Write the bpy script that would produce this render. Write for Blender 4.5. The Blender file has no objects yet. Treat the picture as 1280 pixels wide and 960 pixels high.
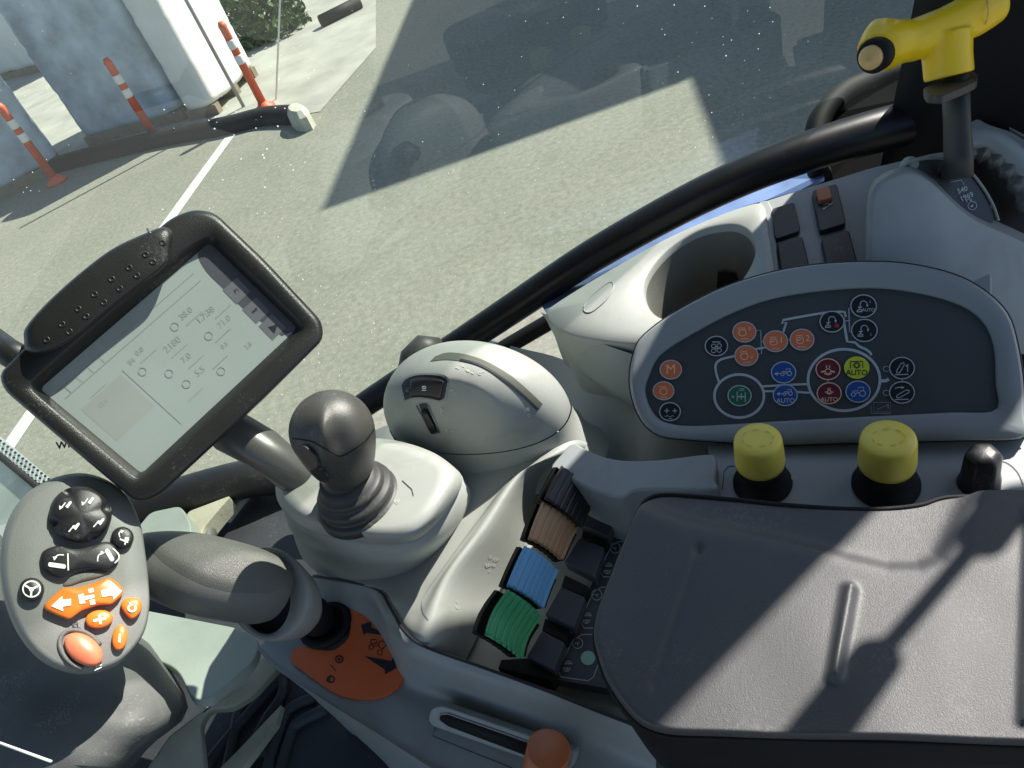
import bpy, bmesh, math, random
from mathutils import Vector, Matrix, noise
from mathutils.bvhtree import BVHTree
random.seed(7)
C = bpy.context.scene.collection
# ------------------------------------------------------------ camera
CAMZ = 2.60
th, ph, FPX = math.radians(40), math.radians(21.7), 940.0
CAM = Vector((0, 0, CAMZ))
Fv = Vector((0, math.cos(th), -math.sin(th)))
R0 = Vector((1, 0, 0)); U0 = Vector((0, math.sin(th), math.cos(th)))
Rv = math.cos(ph)*R0 - math.sin(ph)*U0
Uv = math.sin(ph)*R0 + math.cos(ph)*U0
def ray(u, v): return Fv + Rv*((u-640)/FPX) + Uv*((480-v)/FPX)
def P(u, v, d):                      # point seen at (u,v) lying d cm below the eye
    r = ray(u, v); return CAM + r*(-(d/100.0)/r.z)
def Q(u, v, t): return CAM + ray(u, v)*(t/100.0)      # point at depth t cm
def px(p):
    q = p-CAM; w = q.dot(Fv); return (640+FPX*q.dot(Rv)/w, 480-FPX*q.dot(Uv)/w)
def PS(u, v, d): return P(u, v, d*1.07)
class Pl:                            # any plane in the scene
    def __init__(s, a, b, c):
        s.o = a; s.n = (b-a).cross(c-a).normalized()
        if s.n.dot(CAM-a) < 0: s.n = -s.n
    def at(s, u, v, off=0.0):
        o = s.o + s.n*off; r = ray(u, v); return CAM + r*((o-CAM).dot(s.n)/r.dot(s.n))
def lerp(a, b, t): return a+(b-a)*t
# ------------------------------------------------------------ materials
def lin(r, g, b):
    f = lambda c: (c/255/12.92) if c/255 <= .04045 else ((c/255+.055)/1.055)**2.4
    return (f(r), f(g), f(b), 1)
def mat(name, col, rough=.5, metal=0, bump=0, bscale=900, var=.08, vscale=9, spec=.5, dust=0, coat=0, kind='noise', sheen=0):
    m = bpy.data.materials.new(name); m.use_nodes = True
    N, L = m.node_tree.nodes, m.node_tree.links; b = N['Principled BSDF']
    tc = N.new('ShaderNodeTexCoord')
    ns = N.new('ShaderNodeTexNoise'); ns.inputs['Scale'].default_value = vscale; ns.inputs['Detail'].default_value = 6
    L.new(tc.outputs['Object'], ns.inputs['Vector'])
    cr = N.new('ShaderNodeValToRGB'); e = cr.color_ramp.elements
    e[0].position, e[1].position = .3, .7
    e[0].color = (*[c*(1-var) for c in col[:3]], 1); e[1].color = (*[min(1, c*(1+var)) for c in col[:3]], 1)
    L.new(ns.outputs['Fac'], cr.inputs['Fac'])
    out = cr.outputs['Color']
    if dust:
        n2 = N.new('ShaderNodeTexNoise'); n2.inputs['Scale'].default_value = 420; n2.inputs['Detail'].default_value = 3
        L.new(tc.outputs['Object'], n2.inputs['Vector'])
        n3 = N.new('ShaderNodeTexNoise'); n3.inputs['Scale'].default_value = 22; n3.inputs['Detail'].default_value = 4
        L.new(tc.outputs['Object'], n3.inputs['Vector'])
        mu = N.new('ShaderNodeMath'); mu.operation = 'MULTIPLY'; L.new(n2.outputs['Fac'], mu.inputs[0]); L.new(n3.outputs['Fac'], mu.inputs[1])
        r2 = N.new('ShaderNodeValToRGB'); r2.color_ramp.elements[0].position = .33; r2.color_ramp.elements[1].position = .42
        r2.color_ramp.elements[0].color = (0,0,0,1); r2.color_ramp.elements[1].color = (dust,dust,dust,1)
        L.new(mu.outputs[0], r2.inputs['Fac'])
        mx = N.new('ShaderNodeMix'); mx.data_type = 'RGBA'; L.new(r2.outputs['Color'], mx.inputs[0]); L.new(out, mx.inputs[6])
        mx.inputs[7].default_value = (.42,.41,.36,1); out = mx.outputs[2]
    L.new(out, b.inputs['Base Color'])
    b.inputs['Roughness'].default_value = rough; b.inputs['Metallic'].default_value = metal
    b.inputs['Specular IOR Level'].default_value = spec
    if coat: b.inputs['Coat Weight'].default_value = coat; b.inputs['Coat Roughness'].default_value = .12
    if sheen: b.inputs['Sheen Weight'].default_value = sheen; b.inputs['Sheen Roughness'].default_value = .5
    rr = N.new('ShaderNodeMapRange'); rr.inputs[3].default_value = max(.03, rough-.08); rr.inputs[4].default_value = min(1, rough+.1)
    L.new(ns.outputs['Fac'], rr.inputs[0]); L.new(rr.outputs[0], b.inputs['Roughness'])
    if bump:
        if kind == 'leather':
            v = N.new('ShaderNodeTexVoronoi'); v.feature = 'DISTANCE_TO_EDGE'; v.inputs['Scale'].default_value = bscale
            wn = N.new('ShaderNodeTexNoise'); wn.inputs['Scale'].default_value = bscale*.8
            L.new(tc.outputs['Object'], wn.inputs['Vector'])
            am = N.new('ShaderNodeVectorMath'); am.operation = 'SCALE'; am.inputs[3].default_value = .003
            L.new(wn.outputs['Color'], am.inputs[0])
            ad = N.new('ShaderNodeVectorMath'); L.new(tc.outputs['Object'], ad.inputs[0]); L.new(am.outputs[0], ad.inputs[1])
            L.new(ad.outputs[0], v.inputs['Vector'])
            r3 = N.new('ShaderNodeMapRange'); r3.inputs[2].default_value = .25; L.new(v.outputs['Distance'], r3.inputs[0]); src = r3.outputs[0]
        else:
            v = N.new('ShaderNodeTexNoise'); v.inputs['Scale'].default_value = bscale; v.inputs['Detail'].default_value = 4
            L.new(tc.outputs['Object'], v.inputs['Vector']); src = v.outputs['Fac']
        bp = N.new('ShaderNodeBump'); bp.inputs['Strength'].default_value = bump; bp.inputs['Distance'].default_value = .0008
        L.new(src, bp.inputs['Height']); L.new(bp.outputs[0], b.inputs['Normal'])
    return m
M = {}
M['light'] = mat('light_grey_plastic', (.335,.352,.322,1), .45, bump=.14, bscale=1600, var=.07, dust=.2)
def scuff(m, n_sc=260, amt=.30):
    N, L = m.node_tree.nodes, m.node_tree.links; b = N['Principled BSDF']
    src = b.inputs['Base Color'].links[0].from_socket
    tc = N.new('ShaderNodeTexCoord'); mp = N.new('ShaderNodeMapping'); mp.inputs['Rotation'].default_value = (.4,.3,.9); mp.inputs['Scale'].default_value = (1,14,3)
    L.new(tc.outputs['Object'], mp.inputs[0])
    n1 = N.new('ShaderNodeTexNoise'); n1.inputs['Scale'].default_value = n_sc/4; n1.inputs['Detail'].default_value = 2; L.new(mp.outputs[0], n1.inputs['Vector'])
    n2 = N.new('ShaderNodeTexNoise'); n2.inputs['Scale'].default_value = 14; n2.inputs['Detail'].default_value = 3; L.new(tc.outputs['Object'], n2.inputs['Vector'])
    r1 = N.new('ShaderNodeMapRange'); r1.inputs[1].default_value = .68; r1.inputs[2].default_value = .74; L.new(n1.outputs['Fac'], r1.inputs[0])
    r2 = N.new('ShaderNodeMapRange'); r2.inputs[1].default_value = .5; r2.inputs[2].default_value = .66; r2.inputs[4].default_value = amt; L.new(n2.outputs['Fac'], r2.inputs[0])
    mu = N.new('ShaderNodeMath'); mu.operation = 'MULTIPLY'; L.new(r1.outputs[0], mu.inputs[0]); L.new(r2.outputs[0], mu.inputs[1])
    mx = N.new('ShaderNodeMix'); mx.data_type = 'RGBA'; L.new(mu.outputs[0], mx.inputs[0]); L.new(src, mx.inputs[6]); mx.inputs[7].default_value = (.62,.62,.58,1)
    # greasy, slightly darker smears
    n3 = N.new('ShaderNodeTexNoise'); n3.inputs['Scale'].default_value = 26; n3.inputs['Detail'].default_value = 5; n3.inputs['Distortion'].default_value = 1.2; L.new(tc.outputs['Object'], n3.inputs['Vector'])
    r3 = N.new('ShaderNodeMapRange'); r3.inputs[1].default_value = .52; r3.inputs[2].default_value = .72; r3.inputs[4].default_value = .28; L.new(n3.outputs['Fac'], r3.inputs[0])
    m2 = N.new('ShaderNodeMix'); m2.data_type = 'RGBA'; L.new(r3.outputs[0], m2.inputs[0]); L.new(mx.outputs[2], m2.inputs[6]); m2.inputs[7].default_value = (.20,.20,.17,1)
    L.new(m2.outputs[2], b.inputs['Base Color'])
scuff(M['light'])
M['shadegrey'] = mat('shaded_grey_plastic', (.27,.30,.29,1), .45, bump=.15, bscale=1600, var=.05, dust=.06)  # darker copy of the light plastic, shade put into its colour
M['tray'] = mat('tray_grey_plastic', (.28,.305,.31,1), .40, bump=.12, bscale=1500, var=.06, dust=.08)
scuff(M['tray'])
M['frame'] = mat('panel_frame_grey', (.26,.285,.292,1), .38, bump=.1, bscale=1500, var=.05)
M['panel'] = mat('panel_film', (.052,.061,.067,1), .4, bump=.05, bscale=900, var=.06)
M['pad'] = mat('armrest_vinyl', (.038,.037,.041,1), .56, bump=.16, bscale=760, var=.10, vscale=14, kind='leather', spec=1.0, dust=.07)
M['handle'] = mat('handle_grey_plastic', (.20,.205,.19,1), .42, bump=.35, bscale=1500, var=.08, dust=.10)
M['grip'] = mat('grip_soft_plastic', (.13,.133,.12,1), .45, bump=.35, bscale=800, var=.1, kind='leather')
M['black'] = mat('black_plastic', (.018,.018,.019,1), .38, bump=.2, bscale=1300, var=.2, dust=.10)
M['matte'] = mat('black_rubber', (.011,.011,.012,1), .65, bump=.2, bscale=900, var=.2, spec=.25)
M['bezel'] = mat('bezel_black_plastic', (.020,.020,.019,1), .36, bump=.4, bscale=900, var=.25, dust=.10)
M['gloss'] = mat('black_painted_steel', (.010,.010,.012,1), .16, bump=.05, bscale=60, var=.2, coat=.5, dust=.05)
M['knobgrey'] = mat('joystick_grey', (.055,.055,.049,1), .38, bump=.3, bscale=1500, var=.12, dust=.12)
M['boot'] = mat('boot_rubber', (.042,.043,.041,1), .5, bump=.15, bscale=900, var=.15, dust=.12)
M['yellow'] = mat('yellow_plastic', (.98,.63,.010,1), .30, bump=.12, bscale=900, var=.08, dust=.10)
M['yellow2'] = mat('yellow_knob_plastic', (.90,.73,.11,1), .38, bump=.15, bscale=900, var=.10, dust=.22)
M['cream'] = mat('tan_button', (.75,.48,.20,1), .4)
M['orange'] = mat('orange_button', (.78,.20,.025,1), .32, var=.05)
M['salmon'] = mat('salmon_button', (.80,.20,.10,1), .35, var=.08)
M['label'] = mat('orange_red_label', (.74,.14,.035,1), .5, var=.08, bump=.1)
M['stk_orange'] = mat('sticker_orange', (.62,.16,.065,1), .45)
M['stk_black'] = mat('sticker_black', (.008,.012,.018,1), .4)
M['stk_blue'] = mat('sticker_blue', (.012,.075,.30,1), .4)
M['stk_green'] = mat('sticker_green', (.012,.13,.07,1), .4)
M['stk_maroon'] = mat('sticker_maroon', (.12,.012,.03,1), .4)
M['stk_yellow'] = mat('sticker_yellow', (.60,.66,.05,1), .4)
M['print'] = mat('pale_print', (.42,.47,.50,1), .5, var=.04)
M['printorange'] = mat('pale_orange_print', (.85,.50,.32,1), .5, var=.03)
M['printdim'] = mat('dim_print', (.20,.23,.25,1), .5, var=.1)
M['white'] = mat('white_print', (.85,.85,.80,1), .5, var=.03)
M['ink'] = mat('dark_ink', (.012,.012,.018,1), .5)
M['red'] = mat('red_print', (.35,.02,.03,1), .5)
M['blue'] = mat('blue_lever_plastic', (.13,.38,.66,1), .42, var=.06)
M['green'] = mat('green_lever_plastic', (.05,.36,.15,1), .42, var=.08)
M['brown'] = mat('tan_lever_plastic', (.42,.25,.13,1), .42, var=.08)
M['leverbody'] = mat('lever_body_plastic', (.045,.052,.065,1), .45, bump=.15, bscale=1500, var=.1, dust=.08)
M['barpaint'] = mat('satin_black_steel', (.008,.008,.009,1), .34, bump=.05, bscale=200, var=.2, spec=.4, dust=.04)
M['void'] = mat('soot_black_foam', (.006,.006,.007,1), .95, spec=.05, var=.2)
M['mint'] = mat('mint_dot', (.30,.55,.45,1), .5)
M['copper'] = mat('orange_brown_plastic', (.42,.12,.04,1), .4, var=.07)
M['worn'] = mat('worn_pale_print', (.52,.55,.49,1), .5)
M['screen'] = mat('lcd_glass', (.33,.37,.35,1), .28, var=.05, vscale=7, dust=.10)
M['keyshade'] = mat('lcd_shaded_keys', (.085,.085,.10,1), .25, var=.15, vscale=18)  # soft-key colour darkened by the shade lying over the column
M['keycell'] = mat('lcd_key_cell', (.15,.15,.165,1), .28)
M['lcdink'] = mat('lcd_faint_ink', (.290,.326,.307,1), .3, var=.05)
M['lcdtan'] = mat('lcd_tan_area', (.31,.33,.305,1), .3, var=.1)
M['steel'] = mat('grey_steel', (.13,.13,.12,1), .35, metal=.3, var=.12)
M['skytrim'] = mat('sky_painted_trim', (.26,.33,.62,1), .18, metal=.4, var=.55, vscale=14, coat=.6)  # cloudy blue sky reflection put into the base colour
M['mintpanel'] = mat('pale_green_panel', (.33,.37,.33,1), .5, bump=.3, bscale=300, var=.2, vscale=6, dust=.1)
M['sand'] = mat('worn_sandy_mat', (.44,.43,.33,1), .8, bump=.6, bscale=260, var=.3, vscale=12)
M['floor'] = mat('dark_rubber_mat', (.045,.047,.055,1), .6, bump=.6, bscale=120, var=.35, vscale=9, dust=.10)
M['dkgrey'] = mat('dark_column_plastic', (.10,.105,.10,1), .62, bump=.3, bscale=700, var=.3, dust=.25, vscale=14)
M['rope'] = mat('white_seal', (.62,.66,.60,1), .7, var=.15)
M['wrap'] = mat('shaded_stretch_film', (.46,.54,.62,1), .35, bump=1, bscale=14, var=.35, vscale=3)  # blue-grey of the film's shaded side put into the base colour
M['whitebag'] = mat('white_woven_bag', (.78,.78,.76,1), .7, bump=1, bscale=10, var=.08, vscale=3)
M['wood'] = mat('pallet_wood', (.25,.20,.14,1), .8, var=.2)
M['greenbag'] = mat('green_sack', (.25,.40,.05,1), .7, var=.4, vscale=6)
M['armgrey'] = mat('arm_grey_plastic', (.14,.143,.132,1), .42, bump=.3, bscale=1500, var=.08, dust=.08)
M['sleeve'] = mat('collar_grey', (.27,.275,.26,1), .45, bump=.2, bscale=1400, var=.06)
M['cone'] = mat('orange_post', (.72,.12,.05,1), .5, var=.1)
M['rock'] = mat('pale_stone', (.5,.48,.40,1), .9, var=.15, bump=1, bscale=30)
M['paint'] = mat('road_paint', (.62,.62,.55,1), .8, var=.12, vscale=20)
M['galv'] = mat('galvanised_pole', (.35,.36,.36,1), .45, metal=.3)
M['leaf'] = mat('leaf_green', (.05,.10,.02,1), .7, var=.5, vscale=20)
M['hall'] = mat('sheet_metal_wall', (.35,.36,.35,1), .6, var=.06)
def ground_mat():
    m = mat('asphalt', (.30,.30,.245,1), .9)
    N, L = m.node_tree.nodes, m.node_tree.links; b = N['Principled BSDF']
    geo = N.new('ShaderNodeNewGeometry')
    def nz(s, d, e0, e1, c0, c1):
        n = N.new('ShaderNodeTexNoise'); n.inputs['Scale'].default_value = s; n.inputs['Detail'].default_value = d; L.new(geo.outputs['Position'], n.inputs['Vector'])
        r = N.new('ShaderNodeValToRGB'); r.color_ramp.elements[0].position = e0; r.color_ramp.elements[1].position = e1
        r.color_ramp.elements[0].color = c0; r.color_ramp.elements[1].color = c1; L.new(n.outputs['Fac'], r.inputs['Fac']); return r.outputs['Color']
    a = nz(.9, 8, .3, .7, (.208,.211,.172,1), (.25,.248,.203,1))
    c = nz(22, 12, .32, .68, (.76,.77,.76,1), (1.16,1.15,1.12,1))
    mx = N.new('ShaderNodeMix'); mx.data_type = 'RGBA'; mx.blend_type = 'MULTIPLY'; mx.inputs[0].default_value = .85
    L.new(a, mx.inputs[6]); L.new(c, mx.inputs[7])
    f = nz(75, 3, .62, .7, (0,0,0,1), (1,1,1,1))
    m2 = N.new('ShaderNodeMix'); m2.data_type = 'RGBA'; L.new(f, m2.inputs[0]); L.new(mx.outputs[2], m2.inputs[6]); m2.inputs[7].default_value = (.44,.42,.34,1)
    f2 = nz(2.6, 6, .60, .72, (0,0,0,1), (.55,.55,.55,1))
    m3 = N.new('ShaderNodeMix'); m3.data_type = 'RGBA'; L.new(f2, m3.inputs[0]); L.new(m2.outputs[2], m3.inputs[6]); m3.inputs[7].default_value = (.175,.178,.15,1)
    f3 = nz(140, 2, .63, .70, (0,0,0,1), (.8,.8,.8,1))
    m4 = N.new('ShaderNodeMix'); m4.data_type = 'RGBA'; L.new(f3, m4.inputs[0]); L.new(m3.outputs[2], m4.inputs[6]); m4.inputs[7].default_value = (.10,.10,.09,1)
    L.new(m4.outputs[2], b.inputs['Base Color'])
    return m
M['ground'] = ground_mat()
def glass_mat():
    m = bpy.data.materials.new('tinted_window_glass'); m.use_nodes = True
    N, L = m.node_tree.nodes, m.node_tree.links; N.clear()
    o = N.new('ShaderNodeOutputMaterial'); t = N.new('ShaderNodeBsdfTransparent'); t.inputs[0].default_value = (.84,.91,.85,1)
    g = N.new('ShaderNodeBsdfGlossy'); g.inputs['Roughness'].default_value = 0; g.inputs[0].default_value = (.9,.95,1,1)
    lw = N.new('ShaderNodeFresnel'); lw.inputs[0].default_value = 1.55
    mr = N.new('ShaderNodeMath'); mr.operation = 'MULTIPLY'; mr.inputs[1].default_value = 1.7; L.new(lw.outputs[0], mr.inputs[0])
    mx = N.new('ShaderNodeMixShader'); L.new(mr.outputs[0], mx.inputs[0]); L.new(t.outputs[0], mx.inputs[1]); L.new(g.outputs[0], mx.inputs[2])
    geo = N.new('ShaderNodeNewGeometry')
    v = N.new('ShaderNodeTexVoronoi'); v.inputs['Scale'].default_value = 120; L.new(geo.outputs['Position'], v.inputs['Vector'])
    n = N.new('ShaderNodeTexNoise'); n.inputs['Scale'].default_value = 5; n.inputs['Detail'].default_value = 5; L.new(geo.outputs['Position'], n.inputs['Vector'])
    wn = N.new('ShaderNodeMapRange'); wn.inputs[1].default_value = .36; wn.inputs[2].default_value = .70; wn.inputs[3].default_value = .02; wn.inputs[4].default_value = .17
    L.new(n.outputs['Fac'], wn.inputs[0])
    sep = N.new('ShaderNodeSeparateColor'); L.new(v.outputs['Color'], sep.inputs[0])
    thr = N.new('ShaderNodeMath'); thr.operation = 'MULTIPLY'; L.new(wn.outputs[0], thr.inputs[0]); L.new(sep.outputs[0], thr.inputs[1])
    lt = N.new('ShaderNodeMath'); lt.operation = 'LESS_THAN'; L.new(v.outputs['Distance'], lt.inputs[0]); L.new(thr.outputs[0], lt.inputs[1])
    fm = N.new('ShaderNodeMath'); fm.operation = 'MULTIPLY'; fm.inputs[1].default_value = .75; L.new(lt.outputs[0], fm.inputs[0])
    hz = N.new('ShaderNodeMath'); hz.operation = 'ADD'; hz.inputs[1].default_value = .010; L.new(fm.outputs[0], hz.inputs[0])
    d = N.new('ShaderNodeBsdfDiffuse'); d.inputs[0].default_value = (.6,.63,.6,1)
    tr = N.new('ShaderNodeBsdfTranslucent'); tr.inputs[0].default_value = (.7,.73,.7,1)
    ds = N.new('ShaderNodeAddShader'); L.new(d.outputs[0], ds.inputs[0]); L.new(tr.outputs[0], ds.inputs[1])
    m2 = N.new('ShaderNodeMixShader'); L.new(hz.outputs[0], m2.inputs[0]); L.new(mx.outputs[0], m2.inputs[1]); L.new(ds.outputs[0], m2.inputs[2])
    L.new(m2.outputs[0], o.inputs[0]); return m
M['glass'] = glass_mat()
# ------------------------------------------------------------ object helpers
def tag(o, label, cat, group=None):
    o['label'] = label; o['category'] = cat
    if group: o['group'] = group
    return o
def thing(name, loc, label, cat, group=None):
    o = bpy.data.objects.new(name, None); C.objects.link(o); o.location = loc; o.empty_display_size = .02
    return tag(o, label, cat, group)
def wloc(o):
    s = Vector((0,0,0))
    while o is not None: s = s + Vector(o.location); o = o.parent
    return s
def obj(name, V, Fc, m, parent=None, smooth=True, bevel=0, seg=3, wn=True, label=None, remesh=0, sub=0, solid=0, smoothit=0):
    V = [Vector(v) for v in V]
    org = wloc(parent) if parent else sum(V, Vector((0,0,0)))/len(V)
    me = bpy.data.meshes.new(name); me.from_pydata([v-org for v in V], [], Fc)
    bm = bmesh.new(); bm.from_mesh(me); bmesh.ops.recalc_face_normals(bm, faces=bm.faces); bm.to_mesh(me); bm.free()
    if smooth: me.polygons.foreach_set('use_smooth', [True]*len(me.polygons))
    o = bpy.data.objects.new(name, me); C.objects.link(o); me.materials.append(m if not isinstance(m, str) else M[m])
    if parent: o.parent = parent
    else: o.location = org
    if remesh:
        r = o.modifiers.new('r', 'REMESH'); r.mode = 'VOXEL'; r.voxel_size = remesh; r.use_smooth_shade = True
        s = o.modifiers.new('s', 'SMOOTH'); s.factor = .5; s.iterations = smoothit or 8
    if solid:
        s = o.modifiers.new('t', 'SOLIDIFY'); s.thickness = abs(solid); s.offset = -1 if solid > 0 else 1
    if bevel:
        b = o.modifiers.new('b', 'BEVEL'); b.width = bevel; b.segments = seg; b.limit_method = 'ANGLE'; b.angle_limit = math.radians(35)
        if wn: w = o.modifiers.new('w', 'WEIGHTED_NORMAL'); w.weight = 80
    if sub: s = o.modifiers.new('sub', 'SUBSURF'); s.levels = s.render_levels = sub
    if label: o['label'] = label
    return o
def struct(o): o['kind'] = 'structure'; return o
def spline(pts, n=8, closed=True):
    out = []; N = len(pts)
    for i in range(N if closed else N-1):
        p = [pts[(i+k) % N] if closed else pts[max(0, min(N-1, i+k))] for k in (-1,0,1,2)]
        for j in range(n):
            t = j/n
            out.append(tuple(.5*((2*b)+(-a+c)*t+(2*a-5*b+4*c-d)*t*t+(-a+3*b-3*c+d)*t**3) for a, b, c, d in zip(*p)))
    if not closed: out.append(tuple(pts[-1]))
    return out
def resample(pts, n, closed=True):
    pts = [tuple(p) for p in pts]; Pn = pts + ([pts[0]] if closed else [])
    L = [0]
    for a, b in zip(Pn, Pn[1:]): L.append(L[-1]+math.dist(a, b))
    out = []; k = 0
    for i in range(n):
        s = L[-1]*i/(n if closed else n-1)
        while k < len(L)-2 and L[k+1] < s: k += 1
        t = 0 if L[k+1] == L[k] else (s-L[k])/(L[k+1]-L[k])
        out.append(tuple(a+(b-a)*t for a, b in zip(Pn[k], Pn[k+1])))
    return out
def roundpoly(pts, r, n=5):
    out = []; N = len(pts)
    for i in range(N):
        a, b, c = Vector(pts[i-1]), Vector(pts[i]), Vector(pts[(i+1) % N])
        rr = min(r, (a-b).length*.45, (c-b).length*.45)
        p0 = b+(a-b).normalized()*rr; p1 = b+(c-b).normalized()*rr
        for k in range(n+1):
            t = k/n; out.append(tuple((1-t)**2*p0+2*t*(1-t)*b+t*t*p1))
    return out
def prism(name, top, vec, m, parent=None, bevel=.001, **k):
    n = len(top); top = [Vector(p) for p in top]; V = top + [p+vec for p in top]
    Fc = [list(range(n)), list(range(2*n-1, n-1, -1))] + [[i, (i+1) % n, (i+1) % n+n, i+n] for i in range(n)]
    return obj(name, V, Fc, m, parent, bevel=bevel, **k)
def loftVF(rings, cap0=True, cap1=True, closed=True):
    n = len(rings[0]); V = [Vector(p) for r in rings for p in r]; Fc = []
    for i in range(len(rings)-1):
        for j in range(n if closed else n-1):
            k = (j+1) % n; Fc.append([i*n+j, i*n+k, (i+1)*n+k, (i+1)*n+j])
    if closed:
        for flag, base in ((cap0, 0), (cap1, (len(rings)-1)*n)):
            if flag:
                c = sum((V[base+j] for j in range(n)), Vector((0,0,0)))/n; V.append(c); ci = len(V)-1
                for j in range(n): Fc.append([base+j, base+(j+1) % n, ci])
    return V, Fc
def loft(name, rings, m, parent=None, cap0=True, cap1=True, **k):
    V, Fc = loftVF(rings, cap0, cap1); return obj(name, V, Fc, m, parent, **k)
def frame_of(d):
    d = d.normalized(); a = Vector((0,0,1)) if abs(d.z) < .9 else Vector((1,0,0))
    x = d.cross(a).normalized(); return x, d.cross(x).normalized()
def tubeVF(pts, rad, n=20, cap=True, flat=1.0, updir=None):
    rings = []
    for i, p in enumerate(pts):
        t = (pts[min(i+1, len(pts)-1)]-pts[max(i-1, 0)]).normalized()
        if updir is not None: x = t.cross(updir).normalized(); y = x.cross(t).normalized()
        else: x, y = frame_of(t)
        r = rad[i] if hasattr(rad, '__len__') else rad
        rings.append([p+(x*math.cos(a)+y*math.sin(a)*flat)*r for a in (2*math.pi*k/n for k in range(n))])
    return loftVF(rings, cap, cap)
def tube(name, pts, rad, m, parent=None, n=20, flat=1.0, updir=None, **k):
    V, Fc = tubeVF([Vector(p) for p in pts], rad, n, flat=flat, updir=updir); return obj(name, V, Fc, m, parent, **k)
def merge(*vf):
    V, Fc = [], []
    for v, f in vf:
        o = len(V); V += list(v); Fc += [[i+o for i in q] for q in f]
    return V, Fc
def revVF(c, ax, prof, n=36, sx=1.0, xdir=None, mod=None, cap=True):
    ax = ax.normalized()
    if xdir is not None: x = (xdir-ax*xdir.dot(ax)).normalized(); y = ax.cross(x)
    else: x, y = frame_of(ax)
    rings = []
    for r, h in prof:
        rings.append([c+ax*h+(x*math.cos(a)*sx+y*math.sin(a))*(r*(mod(a, h) if mod else 1)) for a in (2*math.pi*k/n for k in range(n))])
    return loftVF(rings, cap, cap)
def rev(name, c, ax, prof, m, parent=None, n=36, sx=1.0, xdir=None, mod=None, **k):
    V, Fc = revVF(c, ax, prof, n, sx, xdir, mod); return obj(name, V, Fc, m, parent, **k)
def gridVF(rows, nu=6, nv=6, P=P):
    # rows of (u,v,d) control points -> smooth dense surface
    rs = [spline(r, nu, False) for r in rows]
    cols = [spline([r[i] for r in rs], nv, False) for i in range(len(rs[0]))]
    nr, nc = len(cols[0]), len(cols)
    V = [P(*cols[j][i]) for i in range(nr) for j in range(nc)]
    Fc = [[i*nc+j, i*nc+j+1, (i+1)*nc+j+1, (i+1)*nc+j] for i in range(nr-1) for j in range(nc-1)]
    return V, Fc
class Surf:                          # drop decals along the line of sight onto a real surface
    def __init__(s, *vfs):
        V, Fc = merge(*vfs); s.t = BVHTree.FromPolygons([Vector(v) for v in V], Fc)
    def at(s, u, v, off=0.0):
        d = ray(u, v).normalized(); h, n, _, _ = s.t.ray_cast(CAM, d)
        if h is None:
            h, n, _, _ = s.t.find_nearest(CAM+d*.7)
        if n.dot(d) > 0: n = -n
        return h + n*off
LIFT = [0]
def lift(): LIFT[0] = (LIFT[0]+1) % 9; return LIFT[0]*.000012
def strokeVF(pts, w, mp, off, closed=False):
    pts = [Vector(p[:2]) for p in pts]; N = len(pts); V = []; o = off+lift()
    for i in range(N):
        a = pts[i-1] if (i > 0 or closed) else pts[i]; c = pts[(i+1) % N] if (i < N-1 or closed) else pts[i]
        t = (c-a); t = t.normalized() if t.length > 1e-6 else Vector((1,0)); nn = Vector((-t.y, t.x))*w/2
        V += [mp.at(*(pts[i]+nn), o), mp.at(*(pts[i]-nn), o)]
    Fc = [[2*i, 2*i+1, (2*i+3) % (2*N), (2*i+2) % (2*N)] for i in range(N if closed else N-1)]
    return V, Fc
def fillVF(pts, mp, off):
    o = off+lift(); V = [mp.at(p[0], p[1], o) for p in pts]; return V, [list(range(len(V)))]
def circ(cx, cy, rx, ry=None, n=24, a0=0, a1=360, rot=0):
    ry = rx if ry is None else ry; out = []; full = abs(a1-a0) >= 360; cr, sr = math.cos(math.radians(rot)), math.sin(math.radians(rot))
    for k in range(n if full else n+1):
        a = math.radians(a0+(a1-a0)*k/n); x, y = rx*math.cos(a), ry*math.sin(a); out.append((cx+x*cr-y*sr, cy+x*sr+y*cr))
    return out
def textVF(s, cx, cy, h, mp, off, rot=0, bold=.02, sx=1.0):
    cu = bpy.data.curves.new('t', 'FONT'); cu.body = s; cu.size = 1; cu.align_x = 'CENTER'; cu.align_y = 'CENTER'; cu.offset = bold
    cu.resolution_u = 3
    o = bpy.data.objects.new('t', cu); me = bpy.data.meshes.new_from_object(o)
    k = h/.72; cr, sr = math.cos(math.radians(rot)), math.sin(math.radians(rot)); of = off+lift()
    V = []
    for v in me.vertices:
        x, y = v.co.x*k*sx, -v.co.y*k; V.append(mp.at(cx+x*cr-y*sr, cy+x*sr+y*cr, of))
    Fc = [list(p.vertices) for p in me.polygons]
    bpy.data.objects.remove(o); bpy.data.curves.remove(cu); bpy.data.meshes.remove(me)
    return V, Fc
def decal(name, vfs, m, parent, **k):
    V, Fc = merge(*vfs); o = obj(name, V, Fc, m, parent, smooth=False, **k); return o
def xf(pts, cx, cy, s=1, rot=0):
    cr, sr = math.cos(math.radians(rot)), math.sin(math.radians(rot))
    return [(cx+s*(x*cr-y*sr), cy+s*(x*sr+y*cr)) for x, y in pts]
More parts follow.
